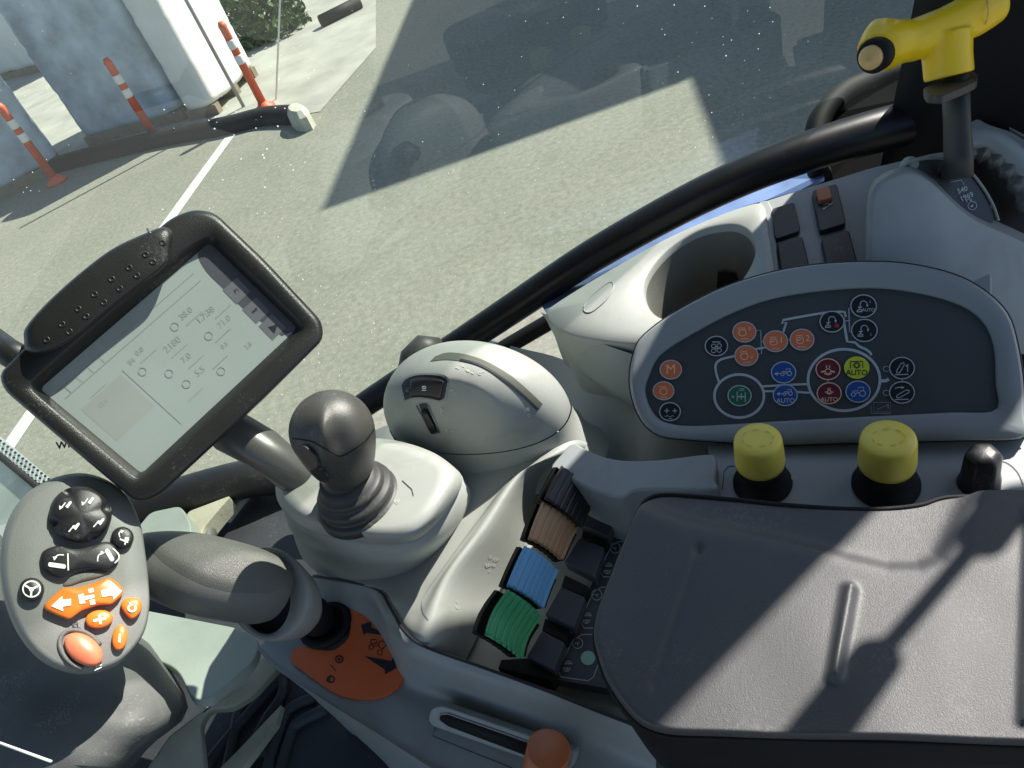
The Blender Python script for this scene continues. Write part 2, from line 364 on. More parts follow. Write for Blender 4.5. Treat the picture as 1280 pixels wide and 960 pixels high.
# ============================================================ OUTSIDE
GD = CAMZ*100
def G(u, v, h=0): return P(u, v, GD-h)
g = obj('ground', [(-150,-60,0),(150,-60,0),(150,400,0),(-150,400,0)], [[0,1,2,3]], 'ground', smooth=False); struct(g)
def ribbon(name, pts, w, z, m):
    c = [Vector((G(u,v).x, G(u,v).y, 0)) for u, v in pts]; V = []
    for i, p in enumerate(c):
        t = (c[min(i+1,len(c)-1)]-c[max(i-1,0)]).normalized(); n = Vector((-t.y, t.x, 0))*w/2
        V += [p+n+Vector((0,0,z)), p-n+Vector((0,0,z))]
    return obj(name, V, [[2*i,2*i+1,2*i+3,2*i+2] for i in range(len(c)-1)], m, smooth=False)
struct(ribbon('road_marking', [(288,170),(243,232),(205,285),(120,400),(20,545),(-30,620)], .13, .004, 'paint'))
struct(ribbon('road_edge_line', [(412,60),(404,20),(392,-40)], .10, .004, 'paint'))
# black edging kerb
kp = spline([(40,222),(100,205),(160,190),(220,176),(290,163),(335,152),(372,150)], 5, False)
kc = [G(u,v) for u, v in kp]
kb = tube('kerb', [p+Vector((0,0,.05)) for p in kc], .13, 'matte', n=10, flat=.9); struct(kb)
st = loft('kerb_stone', [[G(*p)+Vector((0,0,z)) for p in circ(380,156,r,r*.62,9)] for r, z in ((15,0),(14,.14),(9,.2))], 'rock', smooth=False)
tag(st, 'pale broken stone block at the end of the black kerb', 'stone')
# verge beyond the kerb
vg = obj('verge', [G(u,v)+Vector((0,0,.006)) for u, v in [(-60,260),(60,215),(180,182),(290,158),(400,140),(470,60),(470,-60),(-60,-60)]], [list(range(8))],
         mat('pale_gravel', (.36,.355,.31,1), .95, bump=1, bscale=20, var=.2, vscale=2), smooth=False); struct(vg)
# stacks wrapped in film
def wrapped(name, a, b, depth, h, m, label, cat, grp=None, bands=True, top=None):
    A, B = G(*a), G(*b); x = (B-A); x.z = 0; L = x.length; x.normalize(); y = Vector((-x.y, x.x, 0))
    t = thing(name, A+x*L/2, label, cat, grp)
    rings = []
    nz_ = 34
    for k in range(nz_+1):
        z = .14+(h-.14)*k/nz_; ring = []
        base = [(0,0),(L,0),(L,depth),(0,depth)]
        for q in resample(roundpoly(base, .10, 4), 110):
            p = A+x*q[0]+y*q[1]+Vector((0,0,z)); c = A+x*L/2+y*depth/2
            s = 1+.022*noise.noise(p*2.2)+.012*noise.noise(Vector((p.x*7,p.y*7,p.z*16)))-(.016 if k % 9 == 0 else 0)-(.10 if k == nz_ else 0)-(.03 if k==nz_-1 else 0)
            ring.append(Vector((c.x+(p.x-c.x)*s, c.y+(p.y-c.y)*s, z+.05*noise.noise(p*3))))
        rings.append(ring)
    loft('wrapped_load', rings, m, t)
    for i in range(3):
        q = y*(depth-.12)*i/2
        prism('pallet_runner', [A+q+Vector((0,0,.13)), A+q+x*L+Vector((0,0,.13)), A+q+x*L+y*.1+Vector((0,0,.13)), A+q+y*.1+Vector((0,0,.13))], Vector((0,0,-.13)), 'wood', t, bevel=0, smooth=False)
    return t
wrapped('wrapped_pallet', (-75,290), (84,208), 1.3, 1.9, 'wrap', 'large grey-blue film-wrapped pallet load nearest the left photo edge', 'pallet load', 'wrapped pallet loads outside')
wrapped('wrapped_pallet', (112,184), (234,150), 1.5, 2.3, 'wrap', 'grey-blue wrapped pallet load standing behind the middle orange post', 'pallet load', 'wrapped pallet loads outside')
wrapped('bulk_bag', (238,152), (275,143), 1.2, 2.3, 'whitebag', 'narrow white block for the sunlit right side of the grey-blue loads', 'stack')  # sunlit right side of the second load, built as a white block
wrapped('bulk_bag', (-110,130), (90,80), 2.2, 3.2, 'whitebag', 'white bulk bags behind the film-wrapped pallets at the far left', 'bag')
gb = rev('green_sack', G(190,40)+Vector((0,0,.0)), Vector((0,0,1)), [(.0,0),(.5,.02),(.6,.3),(.5,.7),(.2,.9),(0,.92)], 'greenbag', mod=lambda a,h: 1+.12*math.sin(3*a+4*h))
tag(gb, 'bright green full sack standing behind the white block', 'sack')
# grass and shrub
def leaves(name, u, v, R, H, n, size, label, cat):
    c = G(u, v); V = []; Fc = []
    for i in range(n):
        a, r, z = random.uniform(0, 6.28), R*math.sqrt(random.random()), random.random()
        r *= math.sqrt(max(0, 1-z*z)) if H > .3 else 1
        p = c+Vector((math.cos(a)*r, math.sin(a)*r, z*H)); d = Vector((random.gauss(0,1), random.gauss(0,1), random.gauss(0,1))).normalized()*size; e = d.cross(Vector((random.gauss(0,1),random.gauss(0,1),1))).normalized()*size*.4
        k = len(V); V += [p-d, p+e, p+d, p-e]; Fc.append([k,k+1,k+2,k+3])
    return obj(name, V, Fc, 'leaf', smooth=False)
sh = leaves('shrub', 338, 45, .7, .9, 1500, .09, '', ''); tag(sh, 'small dark green shrub growing beyond the kerb', 'shrub')
gr = leaves('grass', 225, 22, 1.6, .12, 3000, .07, '', ''); gr['kind'] = 'stuff'; gr['label'] = 'strip of green grass beyond the kerb'
# orange flexible posts
def post(u, v, label, first=None):
    base = G(u, v)
    if first is None:
        t = thing('marker_post', base, label, 'marker post', 'orange marker posts along the kerb')
        Z = Vector((0,0,1))
        rev('base', base, Z, [(.13,0),(.13,.03),(.07,.06),(.055,.09),(0,.09)], 'cone', t, n=20)
        rev('post', base, Z, [(.05,.06),(.045,.95),(.05,.97),(.03,1.02),(0,1.02)], 'cone', t, n=20)
        for z in (.55, .72): rev('reflective_band', base, Z, [(.049,z),(.051,z+.01),(.051,z+.09),(.049,z+.10)], 'white', t, n=20)
        return t
    r = first.copy(); C.objects.link(r); r.location = base; r['label'] = label
    for ch in first.children: c = ch.copy(); C.objects.link(c); c.parent = r
    return r
p0 = post(196, 174, 'orange marker post with two white bands in front of the second wrapped pallet')
post(332, 136, 'orange marker post farthest right, near the pale stone at the kerb end', p0)
post(72, 228, 'orange marker post in front of the leftmost wrapped pallet', p0)
pb = G(305,134); pole = tube('pole', [pb, pb+Vector((.0,.0,2.6))], .022, 'galv', n=12)
tag(pole, 'thin grey metal pole standing right of the white block', 'pole')
pb = G(345,125); pole = tube('guy_rope', [pb, pb+Vector((1.5,.8,2.6))], .012, 'white', n=8)
tag(pole, 'thin white rope slanting up from the ground by the kerb end', 'rope')
bp = tube('black_pipe', [G(404,34)+Vector((0,0,.08)), G(452,10)+Vector((0,0,.08))], .09, 'matte', n=14); tag(bp, 'short black pipe lying on the ground near the shade', 'pipe')
# the sheds to the right whose shadow lies on the yard
SA = math.radians(42)
sdir = Vector((.914, .406, 0)).normalized()
def hall(name, shadow_pts, H, label):
    L = H/math.tan(SA); pts = [Vector((x/100, y/100, 0))+sdir*L+Vector((0,0,H)) for x, y in shadow_pts]
    t = thing(name, pts[0]-Vector((0,0,H)), label, 'shed')
    prism('wall', pts, Vector((0,0,-H)), 'hall', t, bevel=0, smooth=False)
    prism('roof', [p+Vector((0,0,.10)) for p in pts], Vector((0,0,-.098)), 'steel', t, bevel=0, smooth=False)
e1 = Vector((.28,.96)); A2 = Vector((-86,620)); B2 = Vector((232,592))
hall('shed', [A2, B2, B2+e1*900, A2+e1*900], 6.5, 'tall metal shed outside to the right casting the large shadow')
hall('lean_to', [B2+Vector((6,-1)), B2-e1*215+Vector((6,0)), B2-e1*215+Vector((420,-60)), B2+e1*900+Vector((420,0)), B2+e1*900+Vector((6,0))], 6.0, 'lower metal lean-to in front of the tall shed')
# ============================================================ CAB SHELL
L3 = Q(450,510,112); R3 = Q(1150,150,95)
WIN = Pl(Vector((L3.x,L3.y,0)), Vector((R3.x,R3.y,0)), Vector((R3.x,R3.y,1)))   # vertical plane of the side window
wdir = Vector((R3.x-L3.x, R3.y-L3.y, 0)).normalized()
wn_ = Vector((-wdir.y, wdir.x, 0))
if wn_.y < 0: wn_ = -wn_
# window glass: a real pane just outside the grab bar
def WP(u, v, out=.035):
    p = WIN.at(u, v); return p + wn_*out
pane_bot = [WP(*p) for p in [(-60,700),(60,655),(180,634),(260,612),(345,594),(450,530),(560,455),(700,365),(850,275),(1000,212),(1150,170)]]
topz = 3.25
V = pane_bot + [Vector((p.x,p.y,topz)) for p in pane_bot]; n = len(pane_bot)
V[0] = V[0]-wdir*.6; V[n] = V[n]-wdir*.6
gl = obj('side_window_glass', V, [[i,i+1,n+i+1,n+i] for i in range(n-1)], 'glass', smooth=False)
tag(gl, 'dusty tinted cab side window pane above the black grab bar', 'window')
# grab bar / window tube
tp = [(400,548),(450,512),(500,479),(560,441),(640,388),(740,322),(850,260),(930,222),(1000,195),(1060,176),(1120,160),(1190,145)]
tpw = spline(tp, 4, False)
tb = tube('window_bar', [WIN.at(p[0],p[1]-2,.055) for p in tpw], [lerp(.0170,.0270,(i/(len(tpw)-1))**1.2) for i in range(len(tpw))], 'barpaint', n=28)
tag(tb, 'glossy black tubular bar running along the bottom of the side window', 'bar')
# lower frame by the floor
fp = spline([(60,668),(120,648),(180,634),(250,613),(310,598),(350,594),(410,592)], 5, False)
fr = tube('window_frame', [WIN.at(*p) for p in fp], .034, 'black', n=20, flat=.8)
tag(fr, 'curved black lower window frame behind the control handle', 'window frame')
# sill beneath the bar
V = []
sp = [(560,486),(640,437),(700,402),(760,366),(850,318),(950,282)]
sill = [WIN.at(u-6,v-4) for u, v in sp]
tag(tube('window_sill_seal', [p-wn_*.0+Vector((0,0,0)) for p in sill], .012, 'matte', n=14), 'black rubber sill seal under the grab bar beside the side console', 'seal')
# glossy trim between bar and side console, sky reflection painted in blue
bt = [(686,396),(740,350),(850,292),(930,258),(1000,238),(1030,222),(1030,196),(930,226),(850,262),(740,330),(672,374)]
bpnl = Pl(P(700,380,55), P(1010,225,52), P(850,282,54.5))
prism('window_trim', [bpnl.at(*p) for p in bt], -bpnl.n*.004, 'skytrim', tag(thing('window_trim_strip', bpnl.at(850,280), 'glossy blue trim strip reflecting the sky between bar and side console', 'trim'), 'glossy blue trim strip reflecting the sky between bar and side console', 'trim'), bevel=.0008)
# pillar (shades the middle of the console) 
def SP(s, o, d): return Vector((s*.914-o*.406, s*.406+o*.914, CAMZ*100-d))/100
pil = thing('cab_pillar', SP(95,30,70), 'wide black cab pillar at the right photo edge behind the yellow lever', 'pillar')
PX = [(78,38.3),(100,38.9),(116,30),(112,16.4),(92,16.4),(84,28)]
rings = []
for d in (75, 40, 0, -40, -110):
    rings.append([SP(s+(40-d)*.05, o+((d+29)*.13 if o > 34 else 0), d) for s, o in resample(roundpoly(PX, 3, 4), 40)])
loft('pillar', rings, 'matte', pil)
# seal loop bending out of the pillar
lp = spline([(1026,226,93),(1019,180,95),(1026,147,96),(1052,118,97),(1090,100,98),(1140,80,99),(1200,44,100)], 6, False)
tube('window_seal', [Q(*p) for p in lp], .014, 'matte', pil, n=16)
blk = Pl(Q(1020,200,94.5), Q(1240,120,96), Q(1240,230,92))
prism('pillar_foot', [blk.at(*p) for p in [(1018,160),(1045,125),(1100,98),(1215,38),(1330,-60),(1330,120),(1250,175),(1235,210),(1150,214),(1028,232),(1018,214)]], -blk.n*.05, 'void', pil, bevel=.004)
# roof: keeps the inside in shade
rf = [(-150,-120),(62,-120),(66,30),(50,58),(-150,150)]
roof = thing('cab_roof', Vector((-.3,0,3.2)), 'dark cab roof lining above the seat', 'roof')
prism('roof_panel', [Vector((x/100,y/100,3.22)) for x,y in rf], Vector((0,0,.06)), 'dkgrey', roof, bevel=.01)
# unseen rod, shaped back from the stepped shadow it casts on the armrest
def on_sun(u, v, d, s):             # from an armrest point walk towards the sun by s cm (horizontal)
    return P(u, v, d) + (sdir + Vector((0,0,math.tan(SA))))*(s/100)
a, b, c, d_ = (on_sun(u, v, 42, 60) for u, v in ((1285,598),(1222,678),(1102,815),(1022,917)))
rod = thing('shadow_rod', d_, 'unseen slim black rod with thicker ends, shaped to cast the armrest shadow', 'rod')
tube('rod', [b+(a-b)*.2, c+(d_-c)*.2], .0048, 'black', rod)
tube('rod_sleeve', [c+(b-c)*.05, c+(d_-c)*.10, d_, d_+(d_-c)*.8], [.0055,.0125,.0135,.0135], 'black', rod)
tube('shade_collar', [a+(a-b)*2.5, a+(a-b)*.5, a, lerp(a,b,.45), lerp(a,b,.55), lerp(a,b,.95), b], [.032,.030,.017,.017,.0135,.0135,.006], 'black', rod)  # collar lengthened and widened upward to shade the control strip
# ============================================================ CAB FLOOR, LOWER LEFT
fl = obj('cab_floor', [WIN.at(-200,760), WIN.at(60,668), WIN.at(180,640), WIN.at(345,600), WIN.at(500,560), WIN.at(560,540)], [[0,1,2,3,4,5]], 'floor', smooth=False)
bpy.data.objects.remove(fl)
zf = min(WIN.at(200,632).z, WIN.at(345,600).z)-.02
FD = (CAMZ-zf)*100
fo = [WIN.at(-420,700), WIN.at(345,600), WIN.at(1150,150)]
for p in fo: p.z = zf
fpts = [fo[0]+wn_*.02, fo[2]+wn_*.02, fo[2]-wn_*1.7+wdir*.4, fo[0]-wn_*1.7]
cf = prism('floor_mat', fpts, Vector((0,0,-.05)), 'floor', bevel=0, smooth=False); struct(cf)
FP = Pl(P(100,800,FD), P(400,800,FD), P(200,950,FD))
mt = thing('floor_mat_ribs', FP.at(300,880), 'raised ribs moulded into the dark rubber floor mat by the console foot', 'mat')
for i, pts in enumerate([[(255,960),(300,905),(345,855),(372,830)], [(300,970),(330,905),(352,872),(352,850),(322,858),(298,880)],
                         [(330,975),(352,910),(365,885),(395,872)], [(345,985),(362,925),(372,905),(410,885)], [(300,960),(312,948),(335,938),(338,975)],
                         [(230,640),(225,690)], [(300,880),(285,960)]]):
    q = spline(pts, 5, False)
    tube('rib', [FP.at(*p, .002) for p in q], .007, 'floor', mt, n=8)
# pale streak lines on the mat
s_ = tube('white_hose', [FP.at(u,v,.01) for u,v in [(318,608),(300,628),(283,650)]], .008, 'rope', n=8); tag(s_, 'short pale strip on the floor between frame and handle', 'strip')
s_ = tube('hook_rod', [FP.at(u,v,.03) for u,v in spline([(246,628),(256,640),(259,660),(258,690)],5,False)], .014, 'steel', n=12); tag(s_, 'shiny bent rod beside the floor pedal area', 'rod')
def slab(name, pts, d, th, m, label, cat, bevel=.004, rnd=8, tilt=None):
    pl = Pl(P(pts[0][0],pts[0][1],d[0]), P(pts[len(pts)//3][0],pts[len(pts)//3][1],d[1]), P(pts[2*len(pts)//3][0],pts[2*len(pts)//3][1],d[2]))
    pts = roundpoly(pts, rnd, 4) if rnd else pts
    o = prism(name, [pl.at(*p) for p in pts], -pl.n*th, m, bevel=bevel); tag(o, label, cat); return o
slab('pedal_cover', [(170,662),(188,640),(226,632),(238,655),(240,700),(170,700)], (FD-8,FD-8,FD-9), .03, 'mintpanel', 'pale green moulded cover below the curved black frame', 'cover')
slab('pedal_bracket', [(232,640),(290,618),(270,640),(252,662),(252,705),(238,705)], (FD-5,FD-5,FD-5), .03, 'sand', 'olive grey bracket beside the pale green cover', 'bracket')
slab('step_panel', [(170,760),(300,785),(326,800),(318,826),(262,874),(240,874),(222,836),(168,812)], (FD-14,FD-14,FD-17), .012, 'mintpanel', 'pale green step panel below the control handle grip', 'panel', rnd=14)
slab('mat_edge', [(256,960),(250,905),(262,886),(290,885),(318,868),(345,838),(352,826),(340,815),(325,822),(300,842),(262,880),(210,920),(180,965),(180,1000),(240,1000)], (FD-4,FD-4,FD-6), .03, 'sand', 'worn sandy edge of the floor mat beside the dark ribs', 'mat edge', rnd=10)
slab('heel_plate', [(250,985),(300,935),(352,880),(345,905),(300,965),(262,1000)], (FD-2,FD-2,FD-2), .01, 'sand', 'small worn triangular heel patch on the dark floor mat', 'heel plate', rnd=3)
# steering column mass at the bottom left
rings = [[P(*p, d) for p in resample(spline(pts, 5), 60)] for pts, d in (
  ([(-60,640),(10,680),(60,760),(120,800),(175,790),(215,840),(235,890),(190,930),(120,990),(-60,1000)], FD-12),
  ([(-70,640),(0,690),(50,765),(110,815),(165,805),(205,850),(222,895),(180,935),(110,990),(-70,1000)], FD-24),
  ([(-80,660),(-10,720),(40,790),(100,830),(150,825),(185,860),(200,895),(165,935),(100,980),(-80,990)], FD-30),
  ([(-70,720),(0,760),(50,820),(100,850),(130,860),(150,885),(150,905),(120,930),(80,960),(-70,970)], FD-32))]
cc = thing('steering_column', P(60,850,FD-12), 'dark dusty steering column cover at the bottom left corner', 'steering column')
loft('column_cover', rings, 'dkgrey', cc, cap0=False)
tube('chrome_rod', [P(u,v,FD-38) for u,v in ((-30,918),(64,952))], .0009, 'rope', cc, n=10)
# pale sloping panel and perforated seal on the left edge
lw = Pl(P(-60,560,88), P(40,600,88), P(0,720,98))
prism('door_panel', [lw.at(*p) for p in [(-60,540),(0,572),(52,612),(70,650),(40,760),(-60,760)]], -lw.n*.03, 'mintpanel', tag(thing('pale_side_panel', lw.at(0,650), 'pale green side panel at the left edge behind the button head', 'panel'), 'pale green side panel at the left edge behind the button head', 'panel'), bevel=.003)
so = thing('perforated_seal', lw.at(30,590,.01), 'white and black perforated edging strip at the left photo edge', 'seal')
tube('black_edge', [lw.at(u,v,.004) for u,v in ((-60,528),(0,569),(52,612))], .008, 'matte', so, n=12)
q = [(-60,497),(0,541),(60,592)]
decal('perforated_strip', [strokeVF([(-60,512),(0,556),(57,604)], 17, lw, .006)], 'rope', so)
hs = []
for i in range(26):
    t = i/25; u, v = lerp(-60,57,t), lerp(512,604,t)
    for k, o in enumerate((-5.5, .5, 6.5)):
        hs.append(fillVF(circ(u+o*.62+(k%2)*2, v-o*.78+(k%2)*1.6, 2.0, 1.7, 8), lw, .0075))
decal('perforation', hs, 'ink', so)
# small lettering on the glass
wt = thing('window_sticker', WIN.at(90,575), 'small black lettering on the window glass between monitor and button head', 'sticker')
class GlassMap:
    def at(s, u, v, off=0): return WIN.at(u, v)+wn_*(.032-off)
decal('lettering', [textVF('WN', 74, 575, 9, GlassMap(), .0, rot=-8, bold=.03, sx=1.1)], 'ink', wt)
# ============================================================ SIDE CONSOLE (cup holder, switches, hand lever housing)
sc = thing('side_console', PS(880,460,50), 'grey side console with cup holder and switches under the side window', 'side console')
cup_out = [(680,392),(688,383),(722,361),(762,337),(830,299),(900,268),(950,252),(958,262),(963,290),(970,340),(968,372),(925,398),(880,414),(840,424),(800,430),(740,424),(697,412)]
cup_hole = [(912,280),(933,286),(944,301),(943,320),(932,342),(912,365),(884,387),(850,399),(823,395),(808,378),(805,355),(818,330),(842,306),(875,287)]
def dcup(u, v): return 43.0 - (u-680)/280*2.5
NN = 96
o_r = resample(spline(cup_out, 6), NN); h_r = resample(spline(cup_hole, 8), NN)
def align(a, b):                     # rotate ring b so that it starts nearest ring a's start
    c = (sum(p[0] for p in b)/len(b), sum(p[1] for p in b)/len(b))
    k = min(range(len(b)), key=lambda i: math.dist(a[0], b[i]))
    b = b[k:]+b[:k]
    if math.dist(a[len(a)//4], b[len(b)//4]) > math.dist(a[len(a)//4], b[-len(b)//4]): b = [b[0]]+b[:0:-1]
    return b
h_r = align(o_r, h_r)
cpl = Pl(PS(700,390,43), PS(950,260,40.8), PS(900,440,42.5))
top = [cpl.at(*p) for p in o_r]; hol = [cpl.at(*p) for p in h_r]
cen = sum(top, Vector((0,0,0)))/NN; hc = sum(hol, Vector((0,0,0)))/NN
rg = []
for s, dz in ((.86,-.16),(.955,-.05),(.996,-.010)): rg.append([cen+(p-cen)*s+Vector((0,0,dz)) for p in top])
rg.append([cen+(p-cen)*.992-Vector((0,0,.003)) for p in top])
rg.append([cen+(p-cen)*.978 for p in top])
rg.append([lerp(p, h, .5)-Vector((0,0,.001)) for p, h in zip(top, hol)])
rg.append([hc+(p-hc)*1.03 for p in hol])
rg.append([hc+(p-hc)*1.0-Vector((0,0,.002)) for p in hol])
rg.append([hc+(p-hc)*.975-Vector((0,0,.008)) for p in hol])
cupVF = loftVF(rg, False, False)
lin_ = [[hc+(p-hc)*.9745-Vector((0,0,.0078)) for p in hol]]+[[hc+(p-hc)*(.972-.10*k)-Vector((0,0,.008+.085*k)) for p in hol] for k in (.03,.3,.6,1.0)]
obj('shaded_cup_wall', *loftVF(lin_, False, True), mat('cup_wall_in_shade', (.15,.155,.135,1), .5, var=.15, dust=.15), sc)  # cup wall painted darker for the shade inside the hole
obj('cup_holder', *cupVF, 'light', sc)
ci = Surf(cupVF, loftVF(lin_, False, True))
prism('cup_clip', [ci.at(*p, .004) for p in [(897,336),(921,340),(923,350),(912,364),(895,360)]], Vector((0,0,-.03)), 'matte', sc, bevel=.001)
# small oval pocket
pk = spline([(730,385),(736,374),(752,360),(764,353),(767,360),(758,375),(742,389),(733,391)], 5)
decal('finger_recess', [fillVF(pk, ci, .0006)], 'light', sc)
V, Fc = tubeVF([ci.at(*p, .0008) for p in pk], .0006, 8, cap=False); obj('recess_rim', V, Fc, 'light', sc)
# switch plate
spn = Pl(PS(958,262,41.5), PS(1150,200,41.5), PS(980,420,44.5))
spo = roundpoly([(952,252),(1012,233),(1090,209),(1170,190),(1240,186),(1240,440),(975,440),(966,345)], 8, 4)
prism('switch_plate', [spn.at(*p) for p in spo], Vector((0,0,-.12)), 'tray', sc, bevel=.002)
prism('plate_edge', [spn.at(*p, .004) for p in roundpoly([(948,252),(960,250),(966,262),(981,420),(968,420),(960,300)],3,3)], Vector((0,0,-.02)), 'shadegrey', sc, bevel=.0015)
for pts, lab in (([(964,261),(993,252),(1001,288),(969,299)], None), ([(971,303),(1003,294),(1013,336),(977,346)], None), ([(1026,297),(1061,286),(1073,330),(1035,340)], None)):
    prism('rocker_switch', [spn.at(*p, .006) for p in roundpoly(pts, 5, 4)], -spn.n*.008, 'black', sc, bevel=.0016)
sw = prism('rocker_switch', [spn.at(*p, .007) for p in roundpoly([(1015,238),(1046,229),(1058,279),(1025,289)], 4, 4)], -spn.n*.009, 'black', sc, bevel=.0016, label='black rocker switch with orange lock tab')
prism('lock_tab', [spn.at(*p, .012) for p in roundpoly([(1020,236),(1037,232),(1041,247),(1024,251)], 3, 3)], -spn.n*.006, 'copper', sw, bevel=.001)
decal('symbol', [strokeVF([(1028,261),(1034,258),(1029,256),(1035,254),(1040,256)], 1, spn, .0076), strokeVF([(1029,262),(1041,253)], 1, spn, .0076)], 'print', sw)
# walls below: smooth flowing side
V, Fc = gridVF([[(676,390,43.6),(740,424,43.4),(800,446,44),(870,470,47),(960,470,50)],
                [(690,412,45),(742,445,45),(796,470,46),(870,500,50),(960,520,52)],
                [(700,440,48),(735,468,48),(790,500,48.5),(870,540,51),(960,560,53)],
                [(706,455,50),(735,475,50),(790,507,50),(870,545,52),(960,580,54)]], 5, 5, PS)
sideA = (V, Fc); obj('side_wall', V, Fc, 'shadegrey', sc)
V, Fc = gridVF([[(600,422,64),(645,434,60),(700,448,53.5),(735,470,51),(790,500,51),(870,545,51),(1300,545,51)],
                [(600,470,66),(645,470,62),(700,490,56),(735,510,53),(790,535,52),(870,570,52),(1300,570,52)],
                [(600,540,68),(645,540,64),(700,560,58),(745,600,56),(800,620,55),(870,630,54),(1300,640,54)]], 5, 5, PS)
obj('lower_wall', V, Fc, 'tray', sc)
# ---- hand lever housing
rgs = []
def rq(pts, t, n=72): return [Q(u, v, t+3.5) for u, v in resample(spline(pts, 5), n)]
face = [(1083,330),(1085,262),(1090,236),(1104,222),(1132,212),(1160,224),(1186,248),(1212,270),(1240,284),(1275,300),(1320,330),(1330,430),(1200,440),(1083,430)]
rgs = [rq([(u+1,v+1) for u,v in face], 63), rq(face, 63.8), rq([(u-2 if u<1120 else u,v-4) for u,v in face], 65.5),
       rq([(1086,330),(1087,262),(1094,232),(1112,216),(1140,206),(1166,214),(1194,238),(1218,260),(1244,276),(1275,290),(1320,320),(1330,430),(1200,440),(1086,430)], 66.4)]
inner = [[lerp(p, sum(rgs[0], Vector((0,0,0)))/72, .05)+Fv*-.002 for p in rgs[0]]]
hVF = loftVF(inner+rgs, True, False); obj('lever_housing', *hVF, 'tray', sc)
dial = [(1122,213),(1135,204),(1160,198),(1186,200),(1205,210),(1222,228),(1234,248),(1243,266),(1247,284),(1262,300),(1290,330),(1290,430),(1120,430),(1112,300)]
dVF = loftVF([rq(dial, 66.0), rq(dial, 67.2)], True, False)
dialpl = Pl(Q(1130,206,69.2), Q(1200,210,69.2), Q(1240,272,68.9))
dout = spline([(1126,211),(1140,203),(1165,199),(1190,202),(1210,216),(1226,236),(1238,257),(1244,272),(1238,279),(1225,275),(1200,260),(1180,241),(1160,224),(1142,213)], 5)
V = [dialpl.at(*p) for p in dout]
hs_ = prism('dial_plate', V, Fv*.012, 'panel', sc, bevel=.0008)
rimp = [(1124,212),(1140,201),(1165,197),(1192,200),(1213,215),(1229,235),(1241,256),(1248,276)]
V, Fc = tubeVF([dialpl.at(*p, .001) for p in spline(rimp, 5, False)], .0013, 8); obj('dial_rim', V, Fc, 'light', sc)
decal('dial_marking', [textVF('540', 1203, 237.5, 6.4, dialpl, .001, rot=-20), textVF('1969', 1208.5, 246, 6.4, dialpl, .001, rot=-24),
   strokeVF(circ(1215.5,257,5.5,5.2,16), .8, dialpl, .001, True), strokeVF([(1207,251),(1213,248),(1215,251)], .8, dialpl, .001), strokeVF([(1209,253),(1207,249)], .8, dialpl, .001),
   fillVF([(1212,250),(1215,249),(1214,252)], dialpl, .001), fillVF([(1212,258),(1217,255),(1216,259)], dialpl, .001),
   strokeVF([(1188,228),(1202,225),(1205,231)], .7, dialpl, .001)], 'print', hs_)
decal('dial_number', [textVF('N', 1182,219, 6, dialpl, .001, rot=-20), textVF('N', 1174, 212, 5, dialpl, .001, rot=-12)], 'copper', hs_)
rev('cap_screw', Q(1137,208,70), (CAM-Q(1137,208,70))+Vector((0,0,.4)), [(.0,-.01),(.0075,-.01),(.0085,0),(.0075,.006),(.003,.009),(0,.009)], 'light', sc, n=20)
# dark slot and arcs behind
bp2 = Pl(Q(1210,190,72), Q(1290,200,73), Q(1260,290,70))
prism('lever_slot', [bp2.at(*p) for p in spline([(1196,196),(1225,186),(1262,198),(1300,240),(1310,310),(1262,296),(1240,280),(1220,240)],5)], -bp2.n*.03, 'matte', sc, bevel=.001)
sc_pts = []
arc = spline([(1206,190,71),(1232,192,70.5),(1255,208,70),(1272,232,69.5),(1285,262,69)], 10, False)
tube('scalloped_arc', [Q(*p) for p in arc], [.0085+.0016*math.sin(i*.9) for i in range(len(arc))], 'steel', sc, n=14)
arc = spline([(1200,176,71),(1228,174,70.5),(1256,188,70),(1282,214,69.5),(1310,250,69)], 8, False)
tube('outer_arc', [Q(*p) for p in arc], .0125, 'tray', sc, n=18, flat=.8)
rear = Pl(Q(1200,120,82), Q(1290,90,82), Q(1270,200,78))
prism('rear_cover', [rear.at(*p) for p in roundpoly([(1243,140),(1256,118),(1290,86),(1340,70),(1340,210),(1290,176),(1262,160)], 8, 4)], -rear.n*.05, 'tray', sc, bevel=.004)
prism('rear_cover', [rear.at(*p) for p in roundpoly([(1204,158),(1222,148),(1236,156),(1262,164),(1300,186),(1340,230),(1340,300),(1240,200),(1205,190)], 5, 4)], -rear.n*.04, 'shadegrey', sc, bevel=.003)
# ---- yellow hand lever
hl = thing('hand_lever', Q(1200,215,68), 'yellow T-handle on a dark grey shaft above the side console', 'hand lever')
sh_ = [Q(1196,222,67.5), Q(1198,195,67.2), Q(1196,150,66.6), Q(1194,96,66)]
tube('shaft', sh_, [.0165,.0150,.0138,.0142], 'boot', hl, n=24, flat=.7, updir=Rv)
fl_pl = Pl(Q(1155,112,65), Q(1223,94,65), Q(1192,88,68.5))
prism('flange', [fl_pl.at(*p) for p in roundpoly([(1153,110),(1168,104),(1205,88),(1222,90),(1222,100),(1206,108),(1176,120),(1158,119)], 4, 4)], -fl_pl.n*.007, 'boot', hl, bevel=.0015)
bar = [Q(1112,53,65), Q(1140,51,65), Q(1180,36,65), Q(1218,18,65), Q(1236,9,65)]
t1 = tubeVF(bar, [.0185,.0172,.0175,.0185,.017], 24)
t2 = tubeVF([Q(1186,96,65.8), Q(1184,72,65.4), Q(1182,42,65)], [.0195,.0195,.021], 24)
t3 = tubeVF([Q(1094,66,64.6), Q(1104,60,64.8), Q(1122,52,65)], [.0165,.0195,.019], 24)
t4 = tubeVF([Q(1100,60,64.8), Q(1102,42,64.9), Q(1104,31,65)], [.019,.0150,.011], 20)
